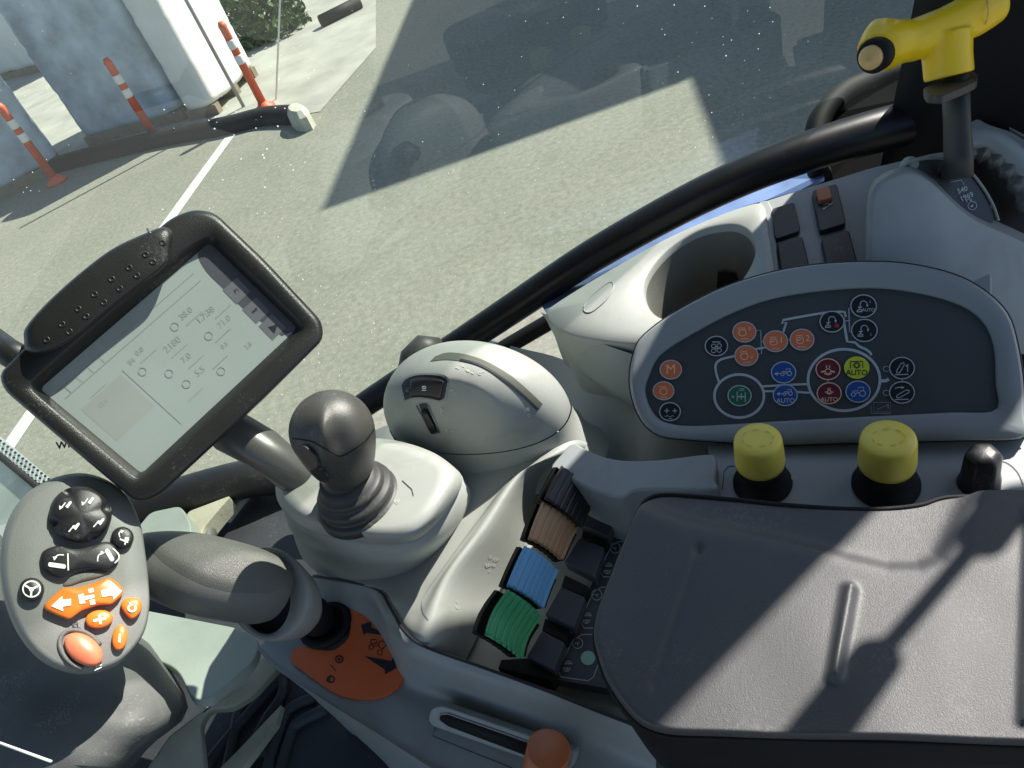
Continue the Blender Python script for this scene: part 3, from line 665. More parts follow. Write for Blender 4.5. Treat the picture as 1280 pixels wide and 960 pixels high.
t5 = tubeVF([Q(1112,52,64.8), Q(1112,36,64.9), Q(1113,29,65)], [.016,.0115,.007], 20)
sp_ = revVF(Q(1236,9,65), Q(1300,-15,65)-Q(1236,9,65), [(.0,-.012),(.017,-.010),(.0172,0),(.0150,.008),(.009,.0125),(0,.014)], 24)
V, Fc = merge(t1, t2, t3, t4, t5, sp_)
obj('t_grip', V, Fc, 'yellow', hl, remesh=.0012, smoothit=14)
bt_c = Q(1094,69,63.9); bt_ax = (Q(1078,76,63.0)-Q(1104,62,64.8)).normalized()
rev('button_ring', bt_c, bt_ax, [(.0,-.008),(.0140,-.006),(.0142,.004),(.0125,.006),(0,.006)], 'matte', hl, n=28)
rev('push_button', bt_c, bt_ax, [(.0,.004),(.0098,.004),(.0098,.0095),(.0075,.0115),(0,.0122)], 'cream', hl, n=28)
tube('grip_seam', [Q(1232+8*math.cos(a)*.9-4, 12+math.sin(a)*22, 65-2.1*abs(math.cos(a))) for a in [x*.2 for x in range(-8,9)]], .0005, 'cream', hl, n=6)
# ============================================================ INDICATOR PANEL
IP = Pl(P(827,546,50), P(1278,548,50), Q(1073,328,63.5))
ip = thing('indicator_panel', IP.at(1050,550), 'grey half-moon indicator panel with round coloured pictogram stickers', 'indicator panel')
outl = [(788,476),(792,445),(803,422),(839,394),(897,363),(956,343),(1014,332),(1073,328),(1131,330),(1190,343),(1229,363),(1257,390),(1269,422),(1278,476),(1279,520),(1278,547),(1200,550),(1131,552),(1040,554),(975,556),(900,552),(858,549),(827,545),(807,531),(794,507)]
inn = [(805,488),(811,468),(823,445),(858,421),(917,390),(975,371),(1053,361),(1112,361),(1170,371),(1210,386),(1233,407),(1244,437),(1246,480),(1246,513),(1190,516),(1131,519),(1050,523),(975,527),(910,531),(858,533),(827,527),(812,512)]
oN = resample(spline(outl, 6), 120); iN = align(oN, resample(spline(inn, 6), 120))
oc = Vector((1040,450))
def scl(r, s, mv=(0,0)): return [(oc.x+(x-oc.x)*s+mv[0], oc.y+(y-oc.y)*s+mv[1]) for x, y in r]
rings = [[IP.at(*p, -.075) for p in scl(oN, .95)], [IP.at(*p, -.03) for p in scl(oN, 1.0)], [IP.at(*p, -.006) for p in scl(oN, 1.004)], [IP.at(*p, -.0015) for p in scl(oN, 1.0)],
         [IP.at(*p, .0005) for p in scl(oN, .988)], [IP.at(*lerp(Vector(a_), Vector(b_), .55), -.001) for a_, b_ in zip(oN, iN)], [IP.at(*lerp(Vector(a_), Vector(b_), .92), -.0015) for a_, b_ in zip(oN, iN)], [IP.at(*p, -.0025) for p in iN], [IP.at(*p, -.0065) for p in scl(iN, .99)]]
V, Fc = loftVF(rings, True, False); obj('panel_frame', V, Fc, 'frame', ip)
prism('panel_film', [IP.at(*p, -.0055) for p in iN], -IP.n*.004, 'panel', ip, bevel=0, smooth=False)
FO = -.0050                           # print height
V, Fc = tubeVF([IP.at(*p, -.0075) for p in scl(oN, 1.006)]+[IP.at(*scl(oN,1.006)[0], -.0075)], .0009, 6, cap=False); obj('panel_joint', V, Fc, 'ink', ip)
W = 3.6
lines = [strokeVF(circ(924,495,31,27,40), 3.2, IP, FO, True), strokeVF(circ(1055,475,45,38.5,48), 3.4, IP, FO, True),
  strokeVF([(953,483),(985,481),(1010,480)], 2.6, IP, FO), strokeVF([(953,489),(985,489),(1012,491)], 2.6, IP, FO),
  strokeVF(spline([(899,478),(895,465),(895,455),(902,449),(918,445),(938,438),(958,434)],4,False), 2.8, IP, FO),
  strokeVF([(979,415),(983,403),(977,404),(979,400),(1000,396),(1030,391),(1050,389.5),(1056,390),(1057,396)], 2.8, IP, FO),
  strokeVF([(1054,397),(1059,427),(1069,428),(1074,433),(1083,437),(1088,441),(1089,444)], 3.2, IP, FO),
  strokeVF([(1099,476),(1107,476),(1111,474)], 4, IP, FO)]
thin = [strokeVF([(944,413),(951,413),(952,442),(946,443)], 1, IP, FO), strokeVF([(951,427),(956,427)], 1, IP, FO), strokeVF([(984,425),(988,425)], 1, IP, FO),
  strokeVF([(1055,401),(1061,401)], 1.2, IP, FO), strokeVF([(1065,385),(1061,385),(1062,415),(1066,415)], 1.2, IP, FO), strokeVF([(1128,473),(1128,477)], 1.2, IP, FO),
  strokeVF([(1035,474),(1035,480)], 1.2, IP, FO), strokeVF([(980,477),(980,481)], 1.2, IP, FO), strokeVF(circ(1108,461,4,3.3,14), .8, IP, FO, True), strokeVF(circ(1108,491,4,3.3,14), .8, IP, FO, True)]
decal('line_print', lines+thin, 'print', ip)
dm = [strokeVF([(1092,503),(1113,503),(1113,515),(1092,515)], 1.0, IP, FO, True), strokeVF([(1089,507),(1089,517),(1114,517)], 1.2, IP, FO), strokeVF([(1096,512),(1108,507),(1108,505)], 1, IP, FO), fillVF([(1109,505),(1111,505),(1111,511),(1109,510)], IP, FO)]
decal('display_pictogram', dm, 'printdim', ip)
def sticker(u, v, r, m, sym, pm='print', lab=None, rim='print', ry=None):
    s = prism('sticker', [IP.at(*p, FO+.0009) for p in circ(u, v, r, (ry or r*.87), 32)], -IP.n*.0008, m, ip, bevel=0, smooth=False, label=lab)
    if rim: decal('sticker_rim', [strokeVF(circ(u, v, r, (ry or r*.87), 32), 1.3, IP, FO+.0010, True)], rim, s)
    vf = []
    for k in sym:
        kind = k[0]
        if kind == 's': vf.append(strokeVF(xf(k[1], u, v), k[2] if len(k) > 2 else 1.1, IP, FO+.0011))
        elif kind == 'c': vf.append(strokeVF(xf(k[1], u, v), k[2] if len(k) > 2 else 1.1, IP, FO+.0011, True))
        elif kind == 'f': vf.append(fillVF(xf(k[1], u, v), IP, FO+.0011))
        elif kind == 't': vf.append(textVF(k[1], u+k[2], v+k[3], k[4], IP, FO+.0011, bold=.01 if len(k) < 6 else k[5]))
    if vf: decal('symbol', vf, pm, s)
    return s
def eng(dx=0, dy=0, s=1): return [('c', circ(dx, dy+1, 4.6*s, 4.0*s, 14), 1.1), ('s', [(dx-4.6*s,dy-3*s),(dx-4.6*s,dy-5*s),(dx+3*s,dy-5*s),(dx+3*s,dy-3*s)], 1.0)]
def tract(dx=0, dy=0, s=1): return [('c', circ(dx-5*s,dy+2.6*s,2.3*s,2.1*s,12), 1.0), ('c', circ(dx+4.8*s,dy+1.6*s,3.3*s,3.0*s,14), 1.1), ('s', [(dx-2.6*s,dy+1.5*s),(dx+1.2*s,dy+.6*s)], 1.0), ('s', [(dx-6*s,dy-1*s),(dx,dy-1.3*s),(dx+.5*s,dy-5*s),(dx+6*s,dy-5.3*s),(dx+6*s,dy-2*s)], 1.0)]
def axle(dx=0, dy=0, s=1): return [('c', circ(dx,dy,3.6*s,3.2*s,12), 1.1), ('s', [(dx-9*s,dy+1*s),(dx-4*s,dy)], 2*s), ('s', [(dx+4*s,dy),(dx+9*s,dy+1*s)], 2*s), ('s', [(dx-2*s,dy-4*s),(dx-2*s,dy-8*s)], 1.2), ('s', [(dx+2*s,dy-4*s),(dx+2*s,dy-8*s)], 1.2), ('s', [(dx-5*s,dy+3*s),(dx,dy+5*s),(dx+5*s,dy+3*s)], 1.1)]
def swing(): return [('s', spline([(-4,0),(-4,-4),(0,-6.5),(4,-4),(4.5,-1)],4,False), 1.0), ('f', [(2.8,-1.5),(6.2,-1.8),(4.7,1.6)]), ('s', [(-7,1.5),(-2,1)], 1.3), ('s', [(-4.5,1),(-5,4)], 1.3), ('s', [(-8.5,6),(-5,4),(-1.5,5.5)], 1.1), ('s', [(-8.5,7.2),(-1.5,7)], 1.3)]
sticker(838.5,462,13.5,'stk_orange',[('t','M',0,0,12,0)],'printorange','orange round sticker with the letter M')
sticker(829.5,488.5,13,'stk_orange',eng()+[('t','rpm',0,8,3.6)],'printorange','orange sticker with engine symbol, below the M')
sticker(837.5,514.5,13,'stk_black',[('s',[(-7,-1),(-1,-1)],1),('s',[(-4,-4),(-4,2)],1),('s',[(3,-1),(9,-1)],1),('s',[(6,-4),(6,2)],1),('s',[(-6,6),(-3,5),(0,7),(3,5),(5,6)],.8),('s',[(-2,9),(3,9)],.8)],'print','black sticker with two plus signs')
sticker(895.5,432.5,14,'stk_black',[('c',circ(0,2,1.5,1.5,8),1)]+[('c',circ(x,y,2.8,2.4,10,rot=0),.9) for x,y in ((-3.6,0),(3.6,-.6),(3.6,5.5),(-3.6,6))]+[('s',[(-5,-5),(5,-5)],1.2)],'print','black sticker with cooling fan symbol')
sticker(930.5,415,14.5,'stk_orange',eng(-2.5,0)+[('t','0',6.5,-4,4.5),('t','n/min',1,8.5,3.2)],'printorange','orange engine-speed sticker above its twin')
sticker(933,444.5,14.5,'stk_orange',eng(-2.5,0)+[('t','0',6.5,2,4),('t','n/min',1,8.5,3.2)],'printorange','orange engine-speed sticker below its twin')
sticker(969.5,426.5,15,'stk_orange',eng(-2.5,0)+[('s',[(-6,1),(-1,0)],1.5),('t','1',7.2,-1.5,7.5),('t','n/min',0,9,3.2)],'printorange','orange engine sticker numbered 1')
sticker(1002.5,424.5,15,'stk_orange',eng(-2.5,0)+[('s',[(-6,1),(-1,0)],1.5),('t','2',7.2,-1.5,7.5),('t','n/min',0,9,3.2)],'printorange','orange engine sticker numbered 2')
s = sticker(1040,402,15,'stk_black',swing(),'print','black sticker with red dot')
decal('red_dot', [fillVF(circ(1046,407,3.2,3,12), IP, FO+.0012)], 'red', s)
sticker(1079.5,382.5,16,'stk_black',swing()+[('t','AUTO',6,5,4.2),('t','3',8,-5,3)],'print','black sticker reading AUTO, topmost on the panel')
sticker(1080.5,413,16,'stk_black',swing()+[('t','2',8,5,3)],'print','black sticker below the black AUTO sticker')
sticker(979.5,465.5,15.2,'stk_blue',tract(3,0,.85)+[('s',[(-3,1.5),(-9,1.8)],1.1),('f',[(-12,1.8),(-7.5,-.8),(-7.5,4.2)])],'print','blue sticker with tractor and arrow, upper of the pair')
sticker(981.5,494,15,'stk_blue',tract(3,-3.4,.75)+[('s',[(-3,-2),(-8,-1.6)],1.1),('f',[(-11,-1.6),(-7,-4),(-7,.8)]),('t','AUTO',.5,7,6)],'print','blue sticker reading AUTO under a tractor')
sticker(924.5,494.5,14.5,'stk_green',[('s',[(-3,-5),(-3,7)],1.2),('s',[(7,-4),(7,8)],1.2),('s',[(-3,1),(7,1.6)],1.6),('s',[(2,-3),(2,5)],1.2),('s',[(-10,0),(-7,3)],1),('s',[(-10,3),(-7,0)],1),('s',[(-1,-6.5),(6,-6.5)],.8),('s',[(0,-8.5),(6,-8.5)],.8)],'print','green round sticker with axle symbol')
sticker(1035,461.5,15,'stk_maroon',axle(0,2.5,.95),'printorange','maroon sticker with differential symbol, upper of the pair','printorange')
sticker(1036.5,491.5,15,'stk_maroon',axle(0,-1.8,.6)+[('t','AUTO',0,8,5.6)],'printorange','maroon sticker reading AUTO','printorange')
sticker(1071,459.5,16,'stk_yellow',[('s',[(-8,1),(-8,-7.5),(7.5,-8),(7.5,0)],1.3),('c',circ(0,-3,3.0,2.8,12),1.4)]+[('s',[(3.4*math.cos(a),-3+3.2*math.sin(a)),(4.8*math.cos(a),-3+4.6*math.sin(a))],1.2) for a in [k*math.pi/4 for k in range(8)]]+[('t','AUTO',0,6.5,7)],'ink','bright yellow sticker reading AUTO',None)
sticker(1072.5,489.5,15.2,'stk_blue',tract(0,.5,1.15),'print','blue sticker with a plain tractor')
sticker(1127.5,460,15.5,'stk_black',[('c',roundpoly([(-7,4),(-1,-6),(2,-7),(3,-4),(-3,6),(-6,6.5)],2,3),1),('s',[(-9,8.3),(8,8)],1.2),('f',[(4,-3),(8,-5),(7,-1)]),('s',[(7,-2),(7,5)],1.1)],'print','black sticker with raised implement symbol')
sticker(1127.5,490.5,15.5,'stk_black',[('c',roundpoly([(-7,4),(5,-3),(9,-3),(9,0),(-3,6.5),(-6.5,7)],2,3),1),('s',[(-9,9),(8,8.6)],1.2),('f',[(-1,-8),(3.4,-6.2),(-1,-4.2)]),('s',[(-9,-5),(-4,-6.5),(0,-6.2)],1.1)],'print','black sticker with lowered implement symbol')
# ============================================================ ARMREST CONSOLE
ac = thing('armrest_console', P(560,760,60), 'grey armrest console with joystick, coloured levers and domed quadrant cover', 'control console')
Zv = Vector((0,0,1))
# --- upper cover: flowing surface between dome, joystick and lever box
uc = gridVF([[(445,548,60),(495,528,56),(560,515,54),(640,498,53.5),(716,508,53),(736,546,55)],
             [(458,590,58),(498,580,54.6),(565,580,52.6),(648,574,51.6),(700,562,51.0),(731,560,53)],
             [(468,640,58),(505,640,55),(560,640,53.2),(615,620,52),(655,592,51),(690,622,57.8)],
             [(430,700,58.5),(495,705,55.5),(540,692,53.6),(580,676,52.2),(610,660,51.3),(655,692,58)],
             [(398,716,59),(475,733,56),(508,736,54),(541,732,52.5),(562,726,51.6),(616,758,58)],
             [(388,722,60),(472,737,56.6),(490,760,54.8),(508,789,53.4),(534,806,53.0),(581,828,57.5)],
             [(388,730,63),(470,745,60),(488,766,59),(506,794,58),(532,811,58),(580,833,61)]], 7, 6)
obj('upper_cover', *uc, 'light', ac)
ucs = Surf(uc)
decal('cover_crease', [strokeVF(spline([(640,596),(600,648),(560,702),(532,742),(528,760),(536,775)],5,False), 1.2, ucs, .0004)], 'shadegrey', ac)
# worn faint pictograms on the cover
def scribble(cx, cy, w, h, n, rot, mp, off, lw_=1.0):
    out = []
    for i in range(n):
        x, y = random.uniform(-w, w), random.uniform(-h, h); k = random.choice((0,1,2))
        if k == 0: pts = [(x,y),(x+random.uniform(2,5),y)]
        elif k == 1: pts = [(x,y),(x+1,y-3),(x+3,y-2)]
        else: pts = circ(x, y, 1.8, 1.6, 8)
        out.append(strokeVF(xf(pts, cx, cy, 1, rot), lw_, mp, off))
    return out
decal('worn_print', scribble(612,705,10,6,12,-55,ucs,.0004,.9)+scribble(571,758,4,3,3,-55,ucs,.0004,.9), 'worn', ac)
# --- joystick housing
def drng(spec, n=96, base=None):
    out = []; prev = None
    for pts, d in spec:
        r = resample(spline(pts, 6), n)
        if prev: r = align(prev, r)
        prev = r; out.append([P(u, v, d) for u, v in r])
    return out
top_o = [(353,592),(360,576),(385,563),(420,555),(480,555),(530,568),(556,580),(562,592),(556,612),(530,650),(500,667),(440,664),(388,648),(356,622)]
seam_o = [(345,600),(354,574),(382,558),(420,549),(485,549),(538,564),(570,586),(578,600),(570,622),(540,660),(505,679),(440,676),(382,660),(349,630)]
base_o = [(368,640),(378,610),(400,590),(450,580),(510,582),(560,600),(598,625),(602,650),(580,690),(545,722),(500,738),(440,734),(400,718),(374,690)]
jr = drng([(base_o,60),([lerp(Vector(a_),Vector(b_),.12) for a_,b_ in zip(base_o,seam_o)],58),([lerp(Vector(a_),Vector(b_),.55) for a_,b_ in zip(base_o,seam_o)],52.5),([lerp(Vector(a_),Vector(b_),.97) for a_,b_ in zip(base_o,seam_o)],47.3)])
jb = loftVF(jr, False, True); obj('joystick_base', *jb, 'light', ac)
jt_r = drng([([(450+(x-450)*.985, 615+(y-615)*.985) for x,y in seam_o],47.4),(seam_o,47.0),(seam_o,46.0),([lerp(Vector(a_),Vector(b_),.5) for a_,b_ in zip(seam_o,top_o)],44.7),(top_o,44.0)])
tc = sum(jt_r[-1], Vector((0,0,0)))/96
jt_r.append([lerp(p, tc, .15)+Vector((0,0,.0012)) for p in jt_r[-1]]); jt_r.append([lerp(p, tc, .6)+Vector((0,0,.002)) for p in jt_r[-2]])
jt = loftVF(jt_r, False, True); jl = obj('joystick_cover', *jt, 'light', ac)
jts = Surf(jt)
decal('cover_joint', [strokeVF([(503,601),(515,612),(517,620)], 1.0, jts, .0005), strokeVF([(458,645),(470,650)], .9, jts, .0005)], 'boot', jl)
decal('worn_print', scribble(490,630,11,4,9,-30,jts,.0005,.9), 'worn', jl)
# --- joystick
jbp = P(449,624,44.0)
kc = Q(415,540,58.5); jax = (kc-jbp)
jx = jax.normalized()
bt = rev('joystick_boot', jbp-Zv*.004, (Zv*.8+jx*.2), [(.037,-.002),(.037,.005),(.0345,.0075),(.0325,.0075),(.0325,.012),(.0335,.014),(.032,.0175),(.028,.0185),(.0275,.021),(.0285,.023),(.0265,.0255),(.0235,.027),(.0225,.034),(0,.034)], 'boot', ac, n=56)
def knob_shape():
    V, Fc = [], []; nr, ns = 72, 96; cc_ = kc; side = jx.cross(Fv).normalized(); fr_ = side.cross(jx)
    jl_ = (kc-jbp).length
    for i in range(nr+1):
        t = math.pi*i/nr
        for j in range(ns):
            a = 2*math.pi*j/ns
            d = jx*math.cos(t)+(side*math.cos(a)+fr_*math.sin(a))*math.sin(t)
            r = .0330
            # neck
            c = -d.dot(jx)
            p = d*r
            if c > 0:
                L_ = r*math.sin(t); hh = .046*c           # lower half: long taper into the neck
                rr_ = r*(1-.36*min(1, c/.95)**1.6)*(1 if c < .93 else math.sqrt(max(0, 1-((c-.93)/.07)**2)))
                rad = (d-jx*d.dot(jx)); rad = rad.normalized() if rad.length > 1e-6 else rad
                p = -jx*hh + rad*rr_
            # flattened thumb rest on the side facing the driver, and a pointed ridge between
            q = p
            def dent(u, v, sg, am, q=q):
                w = px(cc_+q); g_ = math.exp(-((w[0]-u)**2/(2*sg[0]**2)+(w[1]-v)**2/(2*sg[1]**2)))
                return g_*am if d.dot(-Fv) > 0 else 0
            dp = dent(384,552,(12,18),.0045)+dent(425,556,(11,17),.0045)-dent(404,540,(5,14),.0040)
            p = p - d*dp
            V.append(cc_+p)
    for i in range(nr):
        for j in range(ns): Fc.append([i*ns+j, i*ns+(j+1)%ns, (i+1)*ns+(j+1)%ns, (i+1)*ns+j])
    return V, Fc
kv = knob_shape(); nk = revVF(jbp+Zv*.022, jx, [(.0,0),(.0195,0),(.0195,.03),(0,.03)], 40)
ks = Surf(kv)
V, Fc = merge(kv, nk); kn = obj('joystick_knob', V, Fc, 'knobgrey', ac, remesh=.0011, smoothit=4)
for pts in ([(374,560),(383,556),(395,566),(401,580),(394,584),(381,574)], [(389,584),(399,582),(409,590),(411,599),(400,597)]):
    c_ = (sum(p[0] for p in pts)/len(pts), sum(p[1] for p in pts)/len(pts)); pp = ks.at(*c_); nn = (ks.at(*c_, .01)-pp).normalized()
    prism('thumb_button', [pp+((ks.at(*p)-pp)-nn*(ks.at(*p)-pp).dot(nn))+nn*.0022 for p in spline(pts, 4)], -nn*.006, 'black', kn, bevel=.0008)
V, Fc = strokeVF(spline([(467,536),(455,552),(440,563),(424,570),(405,560),(390,552),(366,548)],5,False), 1.1, ks, .0006); 
decal('knob_seam', [(V, Fc)], 'matte', kn)
# --- domed quadrant cover
DA, DB = P(491,517,49.5), P(712,515,49.5); DM = (DA+DB)/2
dX = (DB-DA)/2; dYd = Vector((-dX.y, dX.x, 0)).normalized()
if dYd.y > 0: dYd = -dYd
fp_ = P(602,567,49.5); wY = (fp_-DM).dot(dYd)
HD = .082
def dome_pt(a, e, s=1.0):
    ce, se = max(0, math.cos(e)), math.sin(e); ca, sa = math.cos(a), math.sin(a)
    sg = lambda x, p: math.copysign(abs(x)**p, x)
    x = sg(ca, .92)*ce**.95; y = sg(sa, .85)*ce**.62
    if y < 0: y *= .8
    return DM+dX*x*s+dYd*(wY*y)*s+Zv*HD*(se**.98)
rings = []
for e in (-.02, 0):
    rings.append([dome_pt(2*math.pi*j/120, 0)+Zv*(-.001 if e < 0 else 0) for j in range(120)])
for k in range(1, 30): rings.append([dome_pt(2*math.pi*j/120, math.pi/2*k/30) for j in range(120)])
rings.append([dome_pt(2*math.pi*j/120, math.pi/2*.998) for j in range(120)])
d0 = Surf(loftVF(rings, False, True))
cutp = Pl(d0.at(507,498), d0.at(592,482), d0.at(604,556)); 
def flat(p):
    k = (p-cutp.o).dot(cutp.n)
    if k > 0 and (p-DM).z > .0005: p = p-cutp.n*k*.88*min(1, (p-DM).z/.006)
    return p
rings = [[flat(p) for p in r] for r in rings]
dm_ = loftVF(rings, False, True); dome = obj('quadrant_cover', *dm_, 'light', ac)
dms = Surf(dm_)
# skirt below the dome flowing into the cover
sk = []
for k in range(9):
    t = k/8; ex = 1.012+.20*t**2.2; dz = -.0015-.052*t
    sk.append([DM+(dome_pt(2*math.pi*j/120,0)-DM)*ex+Zv*dz + dX*(.06*t*t) for j in range(120)])
obj('cover_skirt', *loftVF(sk, False, False), 'light', ac)
def ruled(top, bot, n, mp, off, nv=4):
    a, b = resample(top, n, False), resample(bot, n, False); V = []
    for i in range(n):
        for k in range(nv+1): q = lerp(Vector(a[i][:2]), Vector(b[i][:2]), k/nv); V.append(mp.at(q[0], q[1], off))
    w = nv+1
    return V, [[i*w+k, i*w+k+1, (i+1)*w+k+1, (i+1)*w+k] for i in range(n-1) for k in range(nv)]
slot_t = spline([(544,446),(560,441),(585,444),(610,453),(636,468),(658,486),(678,505)],6,False)
slot_b = spline([(538,452),(558,450),(583,453),(606,461),(630,477),(652,495),(671,513)],6,False)
decal('lever_slot', [ruled(slot_t, slot_b, 40, dms, .0005)], mat('slot_olive', (.09,.10,.075,1), .6), dome)
sl2 = [(u-1.0, v+1.0) for u, v in slot_b]; sl3 = [lerp(Vector(a_), Vector(b_), .78) for a_, b_ in zip(slot_b, slot_t)]
sl3 = [lerp(Vector(b_), Vector(t_), .28) for b_, t_ in zip(slot_b, slot_t)]
decal('slot_gap', [ruled(sl3[10:], slot_b[10:], 34, dms, .0009, 2)], 'ink', dome)
# quadrant lever knob behind the dome
lv = tube('quadrant_lever', [Q(512,470,79), Q(520,452,79), Q(534,438,79), Q(552,432,79.5)], [.014,.019,.019,.009], 'boot', ac, n=24)
# thumbwheel window
wt_t = spline([(503,482),(508,475),(520,470),(538,469),(553,471),(560,476)],5,False); wt_b = spline([(507,500),(514,497),(526,496),(540,498),(550,500),(556,497)],5,False)
decal('wheel_frame', [ruled([(u-(2 if u<530 else -2), v-2.2) for u,v in wt_t], [(u-(2 if u<520 else -3), v+2.4) for u,v in wt_b], 24, dms, .0006)], 'shadegrey', dome)
decal('wheel_opening', [ruled(wt_t, wt_b, 24, dms, .0011)], 'ink', dome)
wl = obj('thumbwheel', *ruled([(515,475),(522,473),(532,472.5),(545,473.5),(556,476)], [(513,496),(520,495),(530,495),(541,497),(551,499)], 20, dms, .0022), 'black', dome, solid=.001)
decal('wheel_number', [textVF('10', 532, 484.5, 5.2, dms, .0026, rot=-90, bold=.03)], 'white', wl)
decal('wheel_marking', [textVF('01', 512, 487, 4, dms, .0026, rot=-70)], 'printdim', wl)
decal('side_slot', [ruled([(524,505),(533,504)], [(538,542),(549,541)], 14, dms, .0009)], 'ink', dome)
V, Fc = tubeVF([dms.at(u,v,.0008) for u,v in [(521,507),(530,525),(537,540),(541,543),(550,540),(545,528),(535,506)]], .0008, 6); obj('slot_rim', V, Fc, 'shadegrey', dome)
obj('slider', *ruled([(528,512),(534,511)], [(539,538),(547,537)], 10, dms, .0022), 'black', dome, solid=.001)
decal('worn_print', scribble(551,515,3,4,4,0,dms,.0006,.9)+scribble(560,538,4,2,4,0,dms,.0006,.9)+scribble(590,464,25,3,8,20,dms,.0006,.9)+scribble(563,490,8,2,4,15,dms,.0006,.9)+scribble(660,515,6,4,4,30,dms,.0006,.9), 'worn', dome)
# --- rim behind the lever box
rmp = [(688,584),(702,566),(716,553),(735,562),(758,571),(790,575),(830,573),(870,568),(888,567),(896,574),(895,600),(893,612),(802,612),(776,622),(740,612),(700,592)]
RP = Pl(P(700,570,50), P(890,570,49.5), P(800,612,49.8))
prism('box_rim', [RP.at(*p) for p in resample(spline(rmp,5),110)], Vector((0,0,-.075)), 'tray', ac, bevel=.0035)  # light plastic in shade, darkened by using the tray grey
# --- rear control strip
SPn = Pl(P(895,580,51.2), P(1280,575,51.2), P(1100,640,51.2))
prism('control_strip', [SPn.at(*p) for p in [(885,556),(1400,540),(1400,700),(893,700)]], Vector((0,0,-.05)), 'frame', ac, bevel=.001)
decal('strip_joint', [strokeVF([(903,612),(905,590),(910,583),(918,582)], 1, SPn, .0004), strokeVF(spline([(1235,572),(1258,578),(1272,590),(1279,606)],4,False), 1, SPn, .0004)], 'ink', ac)
# yellow knobs
def yknob(c, R, parent):
    k = rev('rotary_knob', c, Zv, [(.0,-.002),(R*1.25,-.002),(R*1.25,.003),(R*1.12,.005),(R*1.0,.012),(R*.98,.020),(R*1.02,.0205),(R*1.02,.028),(0,.028)], 'matte', parent, n=48)
    rev('knob_cap', c, Zv, [(0,.0262),(R*1.02,.0262),(R*1.04,.030),(R*.99,.050),(R*.95,.0535),(R*.88,.055),(R*.5,.0553),(0,.0553)], 'yellow2', k, n=48)
    pl = Pl(c+Zv*.0555, c+Zv*.0555+Vector((.1,0,0)), c+Zv*.0555+Vector((0,.1,0)))
    u0, v0 = px(c+Zv*.0555); vf = []
    sc_ = 1.0
    for a0 in (200, 250, 300, 340, 20, 60, 110, 150):
        vf.append(strokeVF(circ(u0, v0, 20, 10.5, 6, a0, a0+24), 1.0, pl, .0003))
    decal('cap_marking', vf, mat('yellow_moulding', (.62,.55,.03,1), .45), k)
yknob(P(953,604,51.2), .0185, ac); yknob(P(1107,606,51.2), .0195, ac)
rev('selector_knob', P(1223,604,51.2), Zv, [(0,0),(.0145,0),(.0145,.005),(.0130,.012),(.0122,.030),(.0105,.034),(.006,.036),(0,.036)], 'black', ac, n=48, mod=lambda a,h: 1-.10*abs(math.sin(3*a))*(1 if h > .004 else 0))
rev('green_led', P(987,601,51.2), Zv, [(.003,0),(.003,.003),(.0,.004)], 'greenbag', ac, n=12)
# --- lever box
BP = Pl(P(690,626,58), P(580,826,58), P(770,880,58))
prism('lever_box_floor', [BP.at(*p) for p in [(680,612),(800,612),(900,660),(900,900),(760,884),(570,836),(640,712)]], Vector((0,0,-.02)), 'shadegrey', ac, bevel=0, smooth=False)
LPn = Pl(P(790,630,56.6), P(700,850,56.6), P(760,700,56.6))
pls = prism('legend_plate', [LPn.at(*p) for p in [(779,626),(850,626),(850,870),(756,860),(692,849)]], Vector((0,0,-.012)), 'panel', ac, bevel=.0004)
decal('legend_line', [strokeVF([(776,636),(693,846)], .9, LPn, .0004)], 'print', pls)
def clock(u, v): return [strokeVF(circ(u,v,6.4,6.6,18), 1.0, LPn, .0004, True), strokeVF([(u-4,v),(u+2,v-.5)], .9, LPn, .0004), strokeVF([(u,v-1),(u+.5,v+3)], .8, LPn, .0004)]
def fan(u, v):
    return [strokeVF(circ(u+1,v-4,3.6,3.0,12,180,360), 1.0, LPn, .0004), strokeVF([(u-4,v-3.2),(u+6,v-3.4)], 1, LPn, .0004), strokeVF(circ(u+1,v-4.2,1.4,1.2,8), .8, LPn, .0004, True),
            strokeVF(circ(u-1,v+3,3.8,3.2,12,0,180), 1.0, LPn, .0004), strokeVF([(u-6,v+2),(u+4,v+2.2)], 1, LPn, .0004), strokeVF(circ(u-1,v+4,1.4,1.2,8), .8, LPn, .0004, True)]
vf = []
for c_, f_, bx in (((788.5,636),(780,660),[(840,628),(790,628),(782,636),(771,664),(773,671),(840,671)]), ((769,685),(760,711),[(840,677),(772,677),(763,684),(750,714),(754,721),(840,721)]),
                   ((746,743.5),(734,773),[(840,734),(752,734),(743,739),(725,775),(730,785),(840,786)]), ((722,804),(709.5,833),[(740,793),(728,793),(716,800),(698,838),(701,846),(735,851),(742,846),(748,830)])):
    vf += clock(*c_)+fan(*f_)+[strokeVF(bx, 1.2, LPn, .0004)]
decal('legend_print', vf, 'print', pls)
decal('mint_dot', [fillVF(circ(735,822.5,9,9,24), LPn, .0007)], 'mint', pls)
